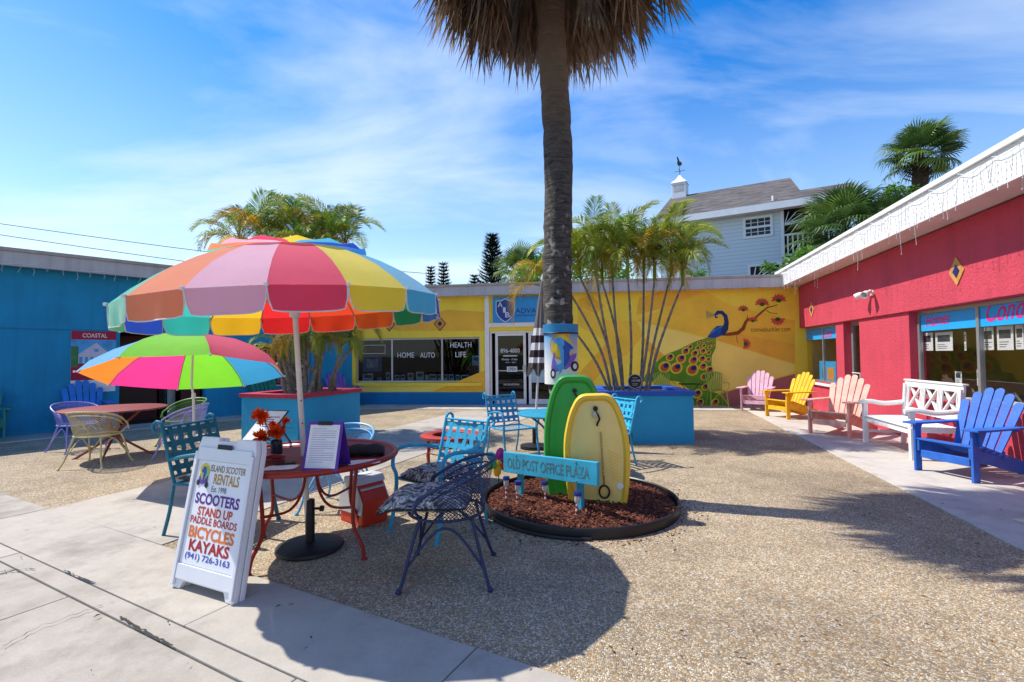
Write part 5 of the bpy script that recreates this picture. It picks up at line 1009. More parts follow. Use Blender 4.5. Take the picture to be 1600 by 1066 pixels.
# small tilted umbrella
g2 = G(304, 747); us = thing('beach_umbrella', 'small tilted umbrella with lime, pink, orange and blue panels', 'umbrella', (g2.x, g2.y, 0))
c2 = Vector((-3.98-g2.x, 6.05-g2.y, 1.255)); ax2 = Vector((-.105, .21, 1)).normalized(); M2 = Matrix.Translation(c2)@Vector((0, 0, 1)).rotation_difference(ax2).to_matrix().to_4x4()
pal2 = ['#8ce03a', '#f0466a', '#f5862a', '#46b8ea', '#8ce83a', '#ff3f8e', '#ff8a2a', '#7cc6ee']
canopy(us, pal2, 1.08, [(1, 0), (.9, .13), (.72, .27), (.5, .39), (.25, .47), (.02, .51)], R_(-3), M2, sag=.02, scal=.015)
tp2 = M2@Vector((0, 0, .52)); el = Vector((-.02, 0, 1.0))
B().tube([(0, 0, -.02), el], .016, 10).obj('lower_pole', m_pole, us, True); B().tube([el-Vector((0, 0, .03)), M2@Vector((0, 0, -.12)), tp2], .013, 10).obj('upper_pole', m_pole, us, True)
B().lathe([(.02, -.03), (.024, 0), (.02, .03)], 12, el).obj('tilt_joint', m_pole, us, True); B().lathe([(.012, 0), (.02, .02), (.001, .06)], 10, tp2).obj('finial', m_let, us, True)
# closed striped umbrella leaning beyond the trunk
q0 = P(846, 607, 7.6); t0 = Vector((.56, 7.6, 2.62)); cu = thing('closed_umbrella', 'closed grey and white striped umbrella behind the palm trunk', 'umbrella', (.33, 7.6, 0)); a_ = Vector((0, 0, .05)); top_ = Vector((t0.x-.40, 0, t0.z))
dirv = (top_-a_).normalized(); B().tube([(0, 0, 0), top_+dirv*.05], .018, 10).obj('pole', m_pole, cu, True)
cloth = [('#6e6864', 0, .52), ('#e0dcd8', .52, .6), ('#3a2a30', .6, .68), ('#e0dcd8', .68, .76), ('#3a2a30', .76, .84), ('#e0dcd8', .84, .9), ('#5c5450', .9, 1)]
Lc = 1.42
def fold(v, j): a = 2*math.pi*j/28; r_ = (.02+.115*v**.8)*(1+.28*math.cos(a*8)*v); b_ = top_-dirv*(.02+Lc*v*(1+.05*math.cos(a*4)*(v > .95))); return b_+Vector((math.cos(a)*r_, math.sin(a)*r_, 0))
for h, v0, v1 in cloth: B().grid([[fold(v0+(v1-v0)*i/5, j) for j in range(28)] for i in range(6)], True).obj('cloth_band', mat('striped_'+h.strip('#'), h, .85, .1, 6, trans=.1), cu, True, recalc=False)
B().lathe([(.025, 0), (.03, .03), (.001, .1)], 12, top_).obj('finial', m_pole, cu, True)
bs_ = B().lathe([(.001, 0), (.22, 0), (.22, .05), (.03, .08), (.03, .3), (.02, .3)], 28).obj('foot', m_ub, cu, True)
# ---------------------------------------------------------------- mulch bed and what stands in it
bc_ = V2(.634, 4.77); BR = .915
mb = thing('mulch_bed', 'round mulch bed with black plastic edging around the palm trunk', 'garden bed', (bc_.x, bc_.y, 0)); r = random.Random(12)
m_mul = mat('mulch', '#5e3324', .95, .45, 26, bump=.8, bs=60)
rows = []
for i in range(13):
    f = i/12; rows.append([(math.cos(a)*BR*.985*f, math.sin(a)*BR*.985*f, .03+.075*(1-f*f)+.02*math.sin(a*5+f*9)*f*(1-f)+.012*math.sin(f*31+a*11)*(1-f)) for a in [2*math.pi*j/48 for j in range(48)]])
B().grid(rows, True).obj('mulch', m_mul, mb, True, recalc=False)
ch = [B() for _ in range(3)]
for i in range(5200):
    a = r.uniform(0, 6.283); f = math.sqrt(r.random())*.97; z = .035+.075*(1-f*f)+r.uniform(0, .014); L = r.uniform(.012, .05); w_ = r.uniform(.004, .011)
    M_ = Matrix.Rotation(r.uniform(0, 6.3), 3, 'Z')@Matrix.Rotation(r.uniform(-.5, .5), 3, 'Y')@Matrix.Rotation(r.uniform(-.5, .5), 3, 'X'); ch[i % 3].box((math.cos(a)*BR*f, math.sin(a)*BR*f, z), (L, w_, .004), M=M_)
for k, h in enumerate(('#6e3a28', '#8a5038', '#4a281d')): o = ch[k].obj('wood_chips', mat('chip_'+h.strip('#'), h, .9, .3, 40), mb, recalc=False); o['kind'] = 'stuff'
m_edg = mat('edging_black', '#1c1c1e', .4, .2, 10)
B().lathe([(BR-.005, -.01), (BR+.02, -.01), (BR+.024, .06), (BR+.018, .085), (BR+.004, .09), (BR-.006, .08), (BR-.005, -.01)], 72).obj('edging', m_edg, mb, True)
B().tube([(math.cos(a)*(BR+.04+.025*math.sin(a*3)), math.sin(a)*(BR+.04), .016) for a in [R_(170+i*7) for i in range(15)]], .014, 8).obj('loose_edging', m_edg, mb, True)

def board(label, loc, f, W_, H_, T_, lean, roll, c1, c2, seed):
    t = thing('knee_board', label, 'board', loc, face_rz(*f), 'knee boards leaning on the palm trunk'); prof = [(0, .74), (.015, .82), (.06, .88), (.2, .95), (.38, 1), (.58, .985), (.72, .9), (.84, .78), (.92, .65), (.965, .54), (.99, .42), (1, .26)]
    half = smooth_path([(w_, v, 0) for v, w_ in prof], 3); out_ = [(p_.x*W_/2, p_.y*H_) for p_ in half]; out_ = out_+[(-x, y) for x, y in reversed(out_)]
    M_ = Matrix.Rotation(-lean, 3, 'X')@Matrix.Rotation(roll, 3, 'Y')
    def ring(sx, sy, z, oy=0.): return [M_@Vector((x*sx, -z, H_*.5+(y-H_*.5)*sy+oy)) for x, y in out_]
    m1, m2 = mat('foam_'+c1.strip('#'), c1, .38, .05, 3, spec=.45), mat('foam_'+c2.strip('#'), c2, .45, .06, 3)
    hull = [ring(.9, .95, -.0), ring(.985, .992, T_*.18), ring(1, 1, T_*.5), ring(.985, .993, T_*.82), ring(.955, .978, T_), ring(.86, .925, T_*1.02), ring(.81, .89, T_*.8), ring(.79, .875, T_*.72)]
    b = B(); b.grid(hull, True); b.fill(hull[0]); b.obj('hull', m1, t, True)
    dk = [ring(.79, .875, T_*.72), ring(.66, .78, T_*.74, -.01), ring(.62, .75, T_*.86, -.01), ring(.3, .4, T_*.93, -.02), ring(.02, .03, T_*.95, -.02)]
    b = B(); b.grid(dk, True); b.fill(dk[-1]); b.obj('deck_pad', m2, t, True, recalc=False)
    def on(x, v, z=0.): return M_@Vector((x, -(T_*.97+z), v*H_))
    B().lathe([(.001, 0), (.022, 0), (.022, .012), (.001, .016)], 12, on(0, .88, .0), M_@Matrix.Rotation(R_(90), 3, 'X')).obj('leash_plug', m_blk, t, True)
    return t, on
yb_, yon = board('yellow knee board with a coiled leash in the mulch bed', (.785, 4.57, .04), (-.1, -1), .6, 1.07, .085, -R_(7), R_(-1.5), '#e8c140', '#ecd684', 1)
gb_, gon = board('green knee board leaning behind the yellow knee board', (.6, 4.77, .05), (-.06, -1), .6, 1.2, .08, -R_(1.5), R_(0), '#2f9a3c', '#35a844', 2)
k = smooth_path([yon(0, .86, .02), yon(.03, .8, .035), yon(.01, .74, .02), yon(.04, .66, .03), yon(.05, .5, .03), yon(.05, .35, .03), yon(.055, .26, .03)], 10)
B().tube(k[:22], .009, 8).obj('leash_strap', m_blk, yb_, True)
cl = []
for i in range(170): t_ = i/169; q_ = yon(.04+.01*t_, .68-.38*t_, .022); cl.append(q_+Vector((math.cos(i*.9)*.009, math.sin(i*.9)*.006-.0, math.sin(i*.9)*.004)))
B().tube(cl, .0026, 4).obj('leash_coil', mat('leash_straw', '#8a7436', .6, .15), yb_, True)
B().tube([yon(.055+.045*math.sin(a), .16+.055*math.cos(a), .012) for a in [2*math.pi*i/20 for i in range(20)]], .009, 6, True).obj('wrist_loop', m_blk, yb_, True); B().tube([yon(.053, .3, .02), yon(.055, .21, .014)], .005, 6).obj('leash_cord', m_blk, yb_)
for i in range(9): B().beam(yon(.1+.004*i, .52-.03*i, .0), yon(.19, .47-.028*i, -.012), .006, .006).obj('grip_ridge', MATS['foam_e8c140'], yb_)
B().lathe([(.001, 0), (.03, 0), (.03, .004), (.001, .005)], 16, yon(.2, .2, -.016), Matrix.Rotation(R_(90), 3, 'X')).obj('decal', m_paper, yb_); B().lathe([(.001, 0), (.035, 0), (.03, .03), (.001, .035)], 12, yon(0, .83, .0), Matrix.Rotation(R_(90), 3, 'X')).obj('leash_tangle', mat('leash_clear', '#b9b59a', .4, .2), yb_)
B().tube(smooth_path([gon(.0, .86, .02), gon(.03, .8, .04), gon(-.03, .76, .03), gon(.02, .73, .02)], 5), .008, 6).obj('leash_strap', m_blk, gb_, True)
# plaza sign
pa_, pb_ = V2(-.085, 4.9), V2(.72, 4.15); dp = (pb_-pa_); Lp = dp.length; sp_ = thing('plaza_sign', 'aqua plank sign lettered OLD POST OFFICE PLAZA on two posts', 'sign', ((pa_+pb_)/2).to_tuple(), math.atan2(dp.y, dp.x)); m_aq = mat('sign_aqua', '#35a5c4', .6, .12, 4, streak=.15, wear=('#7a9aa0', 18, .68))
tl = .035
B().prism([(-Lp/2, .285), (Lp/2, .335), (Lp/2, .535), (-Lp/2, .485)], lambda u, v, q_: (u, q_, v), -.02, .02).obj('plank', m_aq, sp_, bevel=.005)
for x in (-.38, .33): B().span(x-.024, x+.024, .022, .07, .02, .48+x*.05).obj('post', m_aq, sp_, bevel=.003)
for x in (-.38, .33):
    for z in (.325, .49): B().box((x, -.023, z+x*.05), (.012, .008, .012)).obj('bolt', m_alu, sp_)
text('lettering', 'OLD POST OFFICE PLAZA', lambda u, v: Vector((-Lp*.45+u*Lp*.88, -.0215, .335+.045*u+v*.1)), mat('sign_letter', '#4f6f70', .7, .3, 20, wear=('#3f9bb4', 30, .55)), sp_, .012)
# patriotic solar stakes
m_clr = mat('clear_plastic', '#c3c6c6', .15, .05, spec=.6); m_nv = mat('stake_navy', '#1f2f78', .4, .1); m_rs = mat('stake_red', '#b02a34', .5, .1)
for i, (px, py, lb) in enumerate(((791, 781, 'solar stake light nearest the pinwheel flower'), (807, 788, 'solar stake light in front of the left sign post'), (853, 790, 'solar stake light before the green knee board'), (898, 806, 'solar stake light before the right sign post'))):
    q_ = G(px, py, .06); t = thing('solar_light', lb+', navy cap and striped stem', 'garden light', (q_.x, q_.y-.06*(i == 3), .03), 0, 'striped solar stake lights'); t.rotation_euler = (R_(r.uniform(-4, 4)), R_(r.uniform(-4, 4)+(9 if i == 3 else 0)), 0)
    for k_ in range(7): B().lathe([(.009, .0+.022*k_), (.009, .022+.022*k_)], 8, (0, 0, .0)).obj('stem_band', m_rs if k_ % 2 else m_let, t, True)
    B().lathe([(.016, .155), (.024, .17), (.026, .215), (.024, .217)], 12).obj('lens', m_clr, t, True); B().lathe([(.032, .217), (.034, .23), (.03, .25), (.001, .252)], 14).obj('cap', m_nv, t, True)
q_ = P(779, 722, 5.02); pw = thing('pinwheel_flower', 'multicoloured toy pinwheel flower on a stake by the plaza sign', 'ornament', (q_.x, q_.y, .04)); hz_ = q_.z-.04
B().tube([(0, .02, 0), (0, .02, hz_)], .006, 6).obj('stake', m_blk, pw); B().lathe([(.001, -.02), (.025, -.01), (.025, .01), (.001, .02)], 12, (0, -.02, hz_), Matrix.Rotation(R_(90), 3, 'X')).obj('hub', mat('toy_yellow', '#e0b020', .4, .05), pw, True)
for k_, h in enumerate(('#c83aa0', '#2aa8c8', '#54b848', '#e8b428', '#e0662a', '#a04ac0')):
    a = R_(80+60*k_); c_ = Vector((math.cos(a)*.085, -.01, hz_+math.sin(a)*.085)); M_ = Matrix.Rotation(-a, 3, 'Y')@Matrix.Rotation(R_(25), 3, 'X'); b = B(); b.lathe([(.001, -.016), (.03, -.012), (.048, 0), (.03, .012), (.001, .016)], 14, M=Matrix.Rotation(R_(90), 3, 'X')); b.v = [tuple(c_+M_@Vector((v[0]*1.35, v[1], v[2]))) for v in b.v]; b.obj('petal', mat('toy_'+h.strip('#'), h, .4, .05, trans=.2), pw, True)

# ---------------------------------------------------------------- painted wrap round the trunk
TC = V2(.52-.06*.24, 5.05); WRr = .172
wr = thing('trunk_wrap', 'white painted wrap with a blue dolphin on a scooter round the palm trunk', 'wrap', (TC.x, TC.y, 0))
def cyl(px, py, dr):
    d = ray(px, py); o_ = CC-TC; a = d.x*d.x+d.y*d.y; b_ = 2*(d.x*o_.x+d.y*o_.y); c_ = o_.x**2+o_.y**2-(WRr+dr)**2; D = max(0, b_*b_-4*a*c_); q_ = CC+d*((-b_-math.sqrt(D))/(2*a)); return q_-TC
zt, zb_ = cyl(878, 520, 0).z, cyl(880, 601, 0).z
mw = bpy.data.materials.new('wrap_paint'); mw.use_nodes = True; t_ = mw.node_tree; bb = t_.nodes['Principled BSDF']; c_ = N(t_, 'ShaderNodeTexCoord'); s_ = N(t_, 'ShaderNodeSeparateXYZ'); t_.links.new(c_.outputs['Object'], s_.inputs[0]); mr = N(t_, 'ShaderNodeMapRange'); mr.inputs[1].default_value = zb_; mr.inputs[2].default_value = zt; t_.links.new(s_.outputs[2], mr.inputs[0]); rr_ = N(t_, 'ShaderNodeValToRGB'); e = rr_.color_ramp.elements; e[0].color = (*hexc('#e3e3da'), 1); e[0].position = .3; e[1].color = (*hexc('#4f97c4'), 1); t_.links.new(mr.outputs[0], rr_.inputs[0]); t_.links.new(rr_.outputs[0], bb.inputs['Base Color']); bb.inputs['Roughness'].default_value = .5
B().lathe([(WRr-.02, zb_), (WRr, zb_), (WRr-.001, (zt+zb_)/2), (WRr, zt), (WRr-.02, zt)], 48).obj('wrap', mw, wr, True)
B().lathe([(WRr-.01, zt-.004), (WRr+.008, zt), (WRr+.012, zt+.09), (WRr-.03, zt+.095)], 48).obj('collar', mat('wrap_blue', '#2f86b4', .5, .15, 8), wr, True)
B().tube([((WRr+.006)*math.cos(i*.1309), (WRr+.006)*math.sin(i*.1309), zt-.002) for i in range(48)], .008, 6, True).obj('cord', m_blk, wr, True)
def paintc(name, poly, m, dr):
    bm = bmesh.new(); vs_ = [bm.verts.new((850+x/9.69, 500+y/9.69, 0)) for x, y in poly]; bm.faces.new(vs_); bmesh.ops.triangulate(bm, faces=bm.faces[:])
    for _ in range(2): bmesh.ops.subdivide_edges(bm, edges=bm.edges[:], cuts=1, use_grid_fill=True); bmesh.ops.triangulate(bm, faces=bm.faces[:])
    for v in bm.verts: v.co = cyl(v.co.x, v.co.y, dr)
    me = bpy.data.meshes.new(name); bm.to_mesh(me); bm.free(); me.materials.append(m); return link(name, me, wr)
paintc('sun', ell(280, 395, 190, 212, 0, 28), mat('art_orange', '#e8962a', .5, .15, 9), .0015); paintc('sun_glow', ell(270, 400, 150, 178, 0, 24), mat('art_yellow', '#dfc22e', .5, .12, 9), .003)
m_dl, m_dd, m_pp = mat('dolphin_sky', '#4fa3d8', .45, .12, 16), mat('dolphin_blue', '#2450a8', .45, .15, 12), mat('scooter_violet', '#7a5fb8', .45, .12)
paintc('scooter_front', [(150, 500), (170, 488), (165, 600), (205, 720), (218, 772), (178, 792), (108, 742), (118, 640), (135, 560)], m_pp, .0045); paintc('scooter_rear', [(380, 560), (460, 512), (497, 505), (482, 570), (405, 700), (330, 752), (288, 740), (365, 640)], m_pp, .0045)
for cx, cy, a, c in ((137, 815, 40, 78), (468, 702, 60, 78)):
    paintc('wheel', ell(cx, cy, a, c, 0, 18), m_blk, .006); paintc('wheel_hub', ell(cx, cy, a*.5, c*.55, 0, 14), m_let, .0075)
paintc('dolphin', [(132, 310), (150, 285), (180, 280), (215, 263), (262, 270), (305, 300), (362, 340), (422, 390), (447, 432), (392, 442), (350, 425), (385, 490), (392, 560), (372, 630), (330, 690), (282, 740), (266, 790), (212, 842), (238, 790), (218, 760), (158, 662), (210, 680), (236, 712), (268, 650), (250, 590), (245, 500), (225, 430), (205, 375), (165, 348), (136, 328)], m_dl, .009)
paintc('dolphin_back', [(305, 300), (362, 340), (422, 390), (447, 432), (392, 442), (350, 425), (385, 490), (392, 560), (372, 630), (330, 690), (300, 715), (345, 620), (340, 520), (300, 460), (285, 400), (310, 380)], m_dd, .0105); paintc('dolphin_eye', ell(218, 300, 9, 10, 0, 10), m_blk, .0105)

# ---------------------------------------------------------------- folding sign
sg_ = thing('folding_sign', 'white folding sign listing scooters, boards, bicycles and kayaks', 'sign', (-1.905, 2.995, .011), face_rz(-.42, -.91)); m_pls = mat('white_plastic', '#dedfe2', .38, .04, 4, spec=.45)
SH, SLn, SW = .92, .17, .58; sv = Vector((0, SLn, SH)).normalized(); SL = math.hypot(SH, SLn); sn = Vector((0, -sv.z, sv.y))
def sp3(u, v, q_=0.): return Vector((u, 0, 0))+sv*v+sn*q_
def panel(front=True):
    b = B(); g = (lambda u, v, q_: sp3(u, v, q_)) if front else (lambda u, v, q_: sp3(u, v, q_-.042))
    w2 = SW/2; fo = [(-w2, 0), (-w2+.07, 0), (-w2+.1, .05), (w2-.1, .05), (w2-.07, 0), (w2, 0), (w2-.012, SL*.93), (w2-.03, SL), (.09, SL), (.085, SL-.02), (-.085, SL-.02), (-.09, SL), (-w2+.03, SL), (-w2+.012, SL*.93)]
    b.prism(fo, g, -.035, .0); return b, g
b, g = panel(); pf = b.obj('front_panel', m_pls, sg_, bevel=.006); b, g2_ = panel(False); b.obj('rear_panel', m_pls, sg_, bevel=.006)
for x in (-1, 1): B().prism([(x*SW/2-x*.028, .02), (x*SW/2, .02), (x*(SW/2-.012), SL*.9), (x*(SW/2-.04), SL*.9)][::x], sp3, .001, .016).obj('side_rib', m_pls, pf, bevel=.004)
B().prism([(-SW/2+.03, .06), (SW/2-.03, .06), (SW/2-.03, .15), (-SW/2+.03, .15)], sp3, .001, .012).obj('bottom_rib', m_pls, pf, bevel=.004)
B().prism([(-SW/2+.03, SL*.845), (SW/2-.03, SL*.845), (SW/2-.035, SL*.93), (-SW/2+.035, SL*.93)], sp3, .001, .012).obj('top_rib', m_pls, pf, bevel=.004)
B().prism([(-.07, SL-.07), (.07, SL-.07), (.07, SL-.04), (-.07, SL-.04)], sp3, .0125, .0135).obj('handle_slot', mat('slot_shadow', '#3a3a3c', .9, .1), pf)
fc_ = B().prism([(-SW/2+.042, .155), (SW/2-.042, .155), (SW/2-.05, SL*.84), (-SW/2+.05, SL*.84)], sp3, .0005, .003).obj('sign_face', mat('sign_face_white', '#e6e6ea', .4, .03), pf)
def sgt(s_, cx, cv, w_, h_, col, bold=.0, slope=0.): return text('lettering', s_, lambda u, v: sp3(cx+(u-.5)*w_, cv*SL+(v-.5)*h_+slope*(u-.5), .0045), mat('ink_'+col.strip('#'), col, .5, .04), pf, bold)
sgt('ISLAND SCOOTER', .055, .795, .33, .042, '#8f7a2c', .012); sgt('RENTALS', .055, .727, .24, .065, '#b98a2a', .02); sgt('Est. 1998', .0, .66, .14, .034, '#4a4a52', .0)
sgt('SCOOTERS', 0, .59, .42, .068, '#5a1f86', .03); sgt('STAND UP', .0, .51, .33, .055, '#c03a22', .03); sgt('PADDLE BOARDS', 0, .45, .44, .045, '#b8321f', .022); sgt('BICYCLES', 0, .372, .43, .072, '#e0752a', .034); sgt('KAYAKS', 0, .288, .38, .07, '#a81c24', .036); sgt('(941) 726-3163', 0, .215, .42, .048, '#3a4fb0', .018)
def sgp(name, pts, m_, q_): b = B(); b.fill([sp3(x, v*SL, q_) for x, v in pts]); return b.obj(name, m_, pf, recalc=False)
cx, cv = -.165, .765
sgp('logo_sun', [(cx+a*.05, cv+c*.058) for a, c in ell(0, 0, 1, 1, 0, 22)], MATS['art_yellow'], .0042); sgp('logo_sky', [(cx+.008+a*.036, cv-.006+c*.044) for a, c in ell(0, 0, 1, 1, 0, 20)], mat('logo_green', '#8fc47a', .5, .1), .0052)
sgp('logo_dolphin', [(cx-.03, cv+.0), (cx-.012, cv+.035), (cx+.012, cv+.03), (cx+.022, cv-.005), (cx+.005, cv-.06), (cx-.012, cv-.05), (cx-.004, cv-.01)], m_dd, .0062); sgp('logo_scooter', [(cx-.045, cv-.045), (cx-.035, cv-.01), (cx-.025, cv-.05), (cx+.01, cv-.06), (cx+.04, cv-.02), (cx+.045, cv-.06), (cx+.0, cv-.085), (cx-.04, cv-.075)], mat('logo_violet', '#5a3a96', .5, .1), .0072)
for x, v in ((cx-.042, cv-.075), (cx+.04, cv-.085)): sgp('logo_wheel', [(x+a*.016, v+c*.02) for a, c in ell(0, 0, 1, 1, 0, 14)], m_blk, .0078)

# ---------------------------------------------------------------- things on and under the red table
TT = TZ+.005
def tpos(px, py): q_ = G(px, py, TT); return (q_.x, q_.y, TT)
m_pur = mat('purple_board', '#5a2f9c', .4, .06); cb = thing('clipboard_stand', 'purple tent clipboard holding a white form on the red table', 'clipboard', tpos(497, 737), face_rz(-.12, -1)); cb.location.y += .02
dv = Vector((0, .09, .31)); 
def cp(u, v, q_=0.): n_ = Vector((0, -.96, .28)); return Vector((u, 0, 0))+dv*v+n_*q_
B().prism([(-.125, 0), (.125, 0), (.125, 1), (-.125, 1)], cp, -.004, 0).obj('front_board', m_pur, cb, bevel=.002); B().prism([(-.125, 0), (.125, 0), (.125, 1), (-.125, 1)], lambda u, v, q_: Vector((u, .2-.105*v+q_, .31*v)), -.004, 0).obj('rear_board', m_pur, cb, bevel=.002)
B().prism([(-.105, .05), (.105, .05), (.105, .93), (-.105, .93)], cp, .001, .002).obj('form', m_paper, cb); B().prism([(-.05, .92), (.05, .92), (.045, 1.0), (-.045, 1.0)], cp, .003, .012).obj('clip', m_blk, cb, bevel=.002)
for i in range(16): B().prism([(-.085, .84-.045*i), (-.085+(.17 if i % 5 else .1), .84-.045*i), (-.085+(.17 if i % 5 else .1), .852-.045*i), (-.085, .852-.045*i)], cp, .0023, .0027).obj('print_line', mat('faint_print', '#a9a6b8', .8, .05), cb)
bg_ = thing('rolled_bag', 'dark rolled up bag lying on the red table', 'bag', tpos(568, 712), R_(8)); m_bag = mat('bag_charcoal', '#25222a', .8, .2, 8, bump=.4, bs=30)
b = B(); rows = []
for i in range(13):
    u = i/12; rr = .043*(1-.25*abs(2*u-1)**4); rows.append([Vector((-.15+.3*u, math.cos(a)*rr*1.5*(1+.06*math.sin(u*9)), rr+math.sin(a)*rr+.004*math.sin(u*14+a*2))) for a in [2*math.pi*j/16 for j in range(16)]])
b.grid(rows, True); b.fill(rows[0]); b.fill(rows[-1]); b.obj('roll', m_bag, bg_, True); B().tube([(-.152, math.cos(a)*.03*(1-a/16), .043+math.sin(a)*.02*(1-a/16)) for a in [.5*i for i in range(24)]], .004, 5).obj('rolled_edge', m_blk, bg_)
def flat_sheet(name, label, px, py, w_, d_, rz, m=m_paper, cat='paper', z=0.):
    p_ = tpos(px, py); t = thing(name, label, cat, (p_[0], p_[1], p_[2]+z), rz, 'loose papers on the red table'); b = B(); b.grid([[(-w_/2+w_*i/6, -d_/2+d_*j/4, .002+.004*math.sin(i*1.3+j)*(i in (0, 6))) for i in range(7)] for j in range(5)]); b.obj('sheet', m, t, True, recalc=False)
    for i in range(5): B().span(-w_*.4, w_*(.1+.05*(i % 3)), -d_*.35+i*d_*.15, -d_*.34+i*d_*.15, .0045, .005).obj('print_line', MATS['faint_print'], t)
flat_sheet('paper_sheet', 'white paper sheet beside the rolled up bag', 570, 722, .21, .15, R_(15)); flat_sheet('paper_sheet', 'white paper pad under the red stapler', 440, 731, .2, .14, R_(10)); flat_sheet('paper_sheet', 'white paper sheet behind the flower vase', 450, 695, .16, .12, R_(-15))
stp = thing('stapler', 'red stapler on the paper pad', 'stapler', (lambda p_: (p_[0], p_[1], p_[2]+.006))(tpos(428, 722)), R_(24)); m_st = mat('stapler_red', '#8f1a1c', .35, .08)
B().span(-.07, .07, -.018, .018, 0, .012).obj('base', m_st, stp, bevel=.003); B().prism([(-.07, .016), (.075, .02), (.075, .036), (.0, .052), (-.07, .042)], lambda u, v, q_: (u, q_, v), -.016, .016).obj('arm', m_st, stp, bevel=.004)
ph = thing('phone', 'black phone lying on the paper pad', 'phone', (lambda p_: (p_[0], p_[1], p_[2]+.006))(tpos(446, 726)), R_(15)); B().span(-.065, .065, -.03, .03, 0, .009).obj('case', m_blk, ph, bevel=.003); B().span(-.06, .06, -.026, .026, .0095, .0102).obj('screen', mat('phone_glass', '#0d0d10', .1, .05, spec=.6), ph)
vz = thing('flower_vase', 'dark vase of orange flowers on the red table', 'vase', tpos(432, 716)); m_vz = mat('vase_navy', '#1c2733', .35, .12, 10)
B().lathe([(.001, 0), (.036, 0), (.04, .02), (.042, .1), (.038, .13), (.033, .135), (.034, .1)], 20).obj('vase', m_vz, vz, True); m_flw = mat('petal_orange', '#f0560f', .6, .2, 14, trans=.25); m_lf2 = mat('silk_leaf', '#1f3f1c', .6, .2)
r = random.Random(5)
for i, (dx, dy, dz) in enumerate(((.01, -.02, .2), (-.12, .0, .31), (-.09, -.05, .16), (.06, .02, .27), (-.04, .03, .24))):
    c_ = Vector((dx, dy, dz)); B().tube(smooth_path([(0, 0, .1), c_*.6+Vector((0, 0, .05)), c_], 4), .003, 5).obj('stalk', m_lf2, vz); b = B(); R2 = .075 if i < 3 else .04
    for k_ in range(90):
        d = Vector((r.gauss(0, 1), r.gauss(0, 1)-.4, r.gauss(0, .9)+.3)).normalized(); s2 = d.cross(Vector((r.gauss(0, 1), r.gauss(0, 1), r.gauss(0, 1)))).normalized()*R2*.16; L = R2*r.uniform(.7, 1.1); b.add([c_, c_+d*L*.6+s2, c_+d*L, c_+d*L*.6-s2], [(0, 1, 2, 3)])
    b.obj('blossom', m_flw, vz, recalc=False)
    b = B()
    for k_ in range(4): d = Vector((r.gauss(0, 1), r.gauss(0, 1), r.uniform(-.3, .5))).normalized(); s2 = d.cross(Vector((0, 0, 1))).normalized()*.016; b.add([c_*.8, c_*.8+d*.04+s2, c_*.8+d*.085, c_*.8+d*.04-s2], [(0, 1, 2, 3)])
    b.obj('leaves', m_lf2, vz, recalc=False)
mn = thing('menu_board', 'tilted price list clipboard behind the folding sign', 'clipboard', tpos(388, 704), face_rz(-.3, -1)); mdv = Vector((.12, .16, .26))
def mp3(u, v, q_=0.): return Vector((u, .0, .02))+mdv*v+Vector((0, -.85, .52))*q_
B().prism([(-.13, 0), (.11, 0), (.11, 1.1), (-.13, 1.1)], mp3, -.006, 0).obj('board', m_blk, mn, bevel=.002); B().prism([(-.12, .02), (.1, .02), (.1, 1.07), (-.12, 1.07)], mp3, .001, .003).obj('sheet', m_paper, mn)
for i, w_ in enumerate((.15, .07, .09, .11, .07)): B().prism([(-w_/2, .88-.07*i), (w_/2, .88-.07*i), (w_/2, .905-.07*i), (-w_/2, .905-.07*i)], mp3, .0035, .004).obj('print_line', mat('print_wine', '#8a5a7a', .8, .05), mn)
B().prism(ell(.03, .17, .022, .045, .4, 12), mp3, .0035, .004).obj('print_spot', mat('print_cyan', '#5fc0d8', .7, .05), mn); B().beam(mp3(0, .9, -.01), (.1, .36, .0), .02, .006).obj('prop', m_blk, mn); B().beam((-.1, 0, .01), (.1, 0, .01), .05, .02).obj('foot', m_blk, mn)
# cooler
cl_ = thing('cooler', 'small red cooler with grey tent lid under the red table', 'cooler', (-1.33, 4.36, 0), face_rz(-.62, -.78)); m_cr = mat('cooler_red', '#c8371f', .4, .06); m_cg = mat('cooler_grey', '#c2c2c6', .45, .06)
pf_ = [(-.165, 0), (.165, 0), (.18, .21), (.085, .36), (-.085, .36), (-.18, .21)]
B().prism(pf_, lambda u, v, q_: (u, q_, v), -.13, .13).obj('body', m_cr, cl_, bevel=.014)
for y0, y1 in ((-.142, -.131), (.131, .142)): B().prism([(-.165, .1), (.165, .1), (.176, .2), (.085, .35), (-.085, .35), (-.176, .2)], lambda u, v, q_: (u, q_, v), y0, y1).obj('end_cap', m_cg, cl_, bevel=.004)
B().prism([(-.12, .345), (.12, .345), (.085, .405), (-.085, .405)], lambda u, v, q_: (u, q_, v), -.145, .145).obj('lid', m_cg, cl_, bevel=.012); B().span(-.03, .03, -.06, .06, .406, .412).obj('button', m_let, cl_, bevel=.002)
for s_ in (-1, 1): B().span(s_*.13-.012, s_*.13+.012, -.12, .12, .3, .318).obj('hinge', m_cg, cl_, bevel=.003)
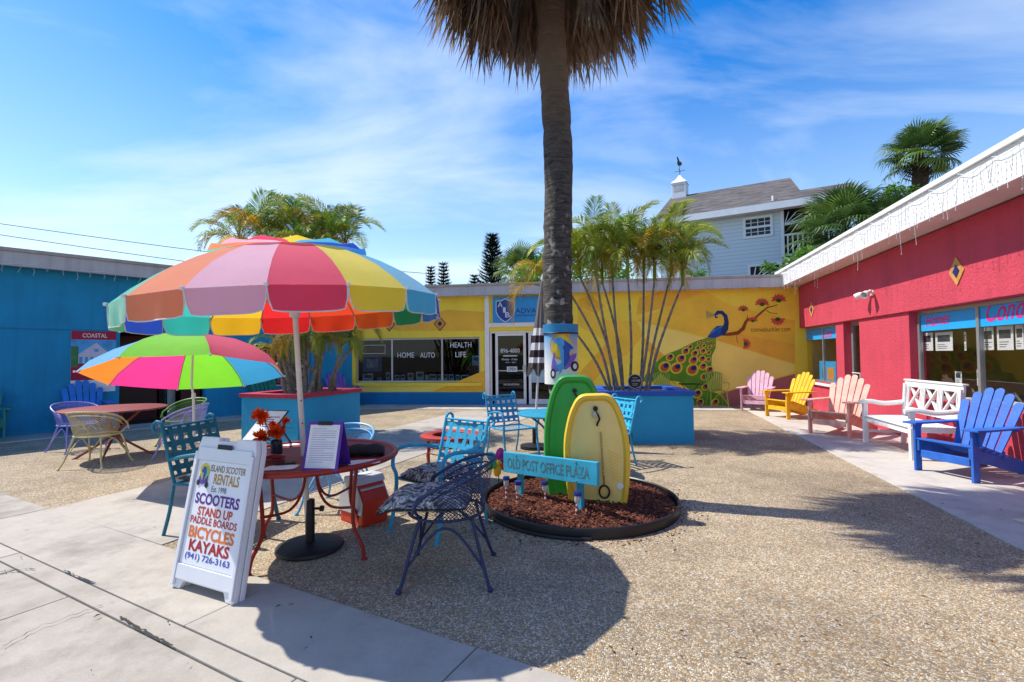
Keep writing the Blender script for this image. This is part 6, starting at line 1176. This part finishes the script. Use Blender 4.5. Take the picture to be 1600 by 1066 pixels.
# round sign in the right planter
q_ = P(992, 596, 8.02); rsn = thing('round_sign', 'round black garden sign on a stake in the royal blue capped planter', 'sign', (q_.x, q_.y, .78)); zc_ = q_.z-.78
B().lathe([(.001, -.006), (.115, -.006), (.115, .006), (.001, .006)], 32, (0, 0, zc_), Matrix.Rotation(R_(90), 3, 'X')).obj('disc', m_blk, rsn); B().tube([(math.cos(i*.2)*.115, -.004, zc_+math.sin(i*.2)*.115) for i in range(31)], .006, 6, True).obj('rim', m_fas, rsn); B().tube([(0, .01, -.05), (0, .01, zc_)], .006, 6).obj('stake', m_blk, rsn)
text('lettering', 'HOME', rect_fn(.02, zc_+.012, .14, .04, -.008), m_fas, rsn, .01)
for z_, w_ in ((.06, .08), (-.04, .1), (-.062, .08)): B().span(-w_/2, w_/2, -.009, -.0075, zc_+z_-.004, zc_+z_+.004).obj('print_line', m_fas, rsn)
# ---------------------------------------------------------------- fallen leaves and bits on the paving
r = random.Random(44); b = B()
for i in range(170):
    if i < 120: px, py = r.uniform(900, 1590), r.uniform(690, 1050)
    elif i < 135: px, py = r.uniform(10, 860), r.uniform(780, 1055)
    else: px, py = r.uniform(560, 1180), r.uniform(655, 760)
    q_ = G(px, py); L = r.uniform(.008, .022); w_ = L*r.uniform(.15, .5); a = r.uniform(0, 6.3); d = Vector((math.cos(a), math.sin(a), 0)); s_ = Vector((-d.y, d.x, 0)); z = Vector((0, 0, .02))
    b.add([q_+z-d*L, q_+z*1.2+s_*w_, q_+z+d*L, q_+z*1.3-s_*w_], [(0, 1, 2, 3)])
o = b.obj('leaf_litter', mat('dry_leaf', '#5f4630', .9, .5, 2), recalc=False); tag(o, 'scattered dry leaf bits on the plaza paving', 'leaf litter', kind='stuff')
b = B()
for i in range(420):
    a = r.uniform(0, 6.283); f = BR+.03+abs(r.gauss(0, .12)); L = r.uniform(.008, .025); M_ = Matrix.Rotation(r.uniform(0, 6.3), 3, 'Z'); b.box((bc_.x+math.cos(a)*f, bc_.y+math.sin(a)*f, .005), (L, L*.3, .004), M=M_)
o = b.obj('stray_chips', MATS['chip_6e3a28'], recalc=False); tag(o, 'stray mulch chips on the gravel around the mulch bed', 'mulch', kind='stuff')
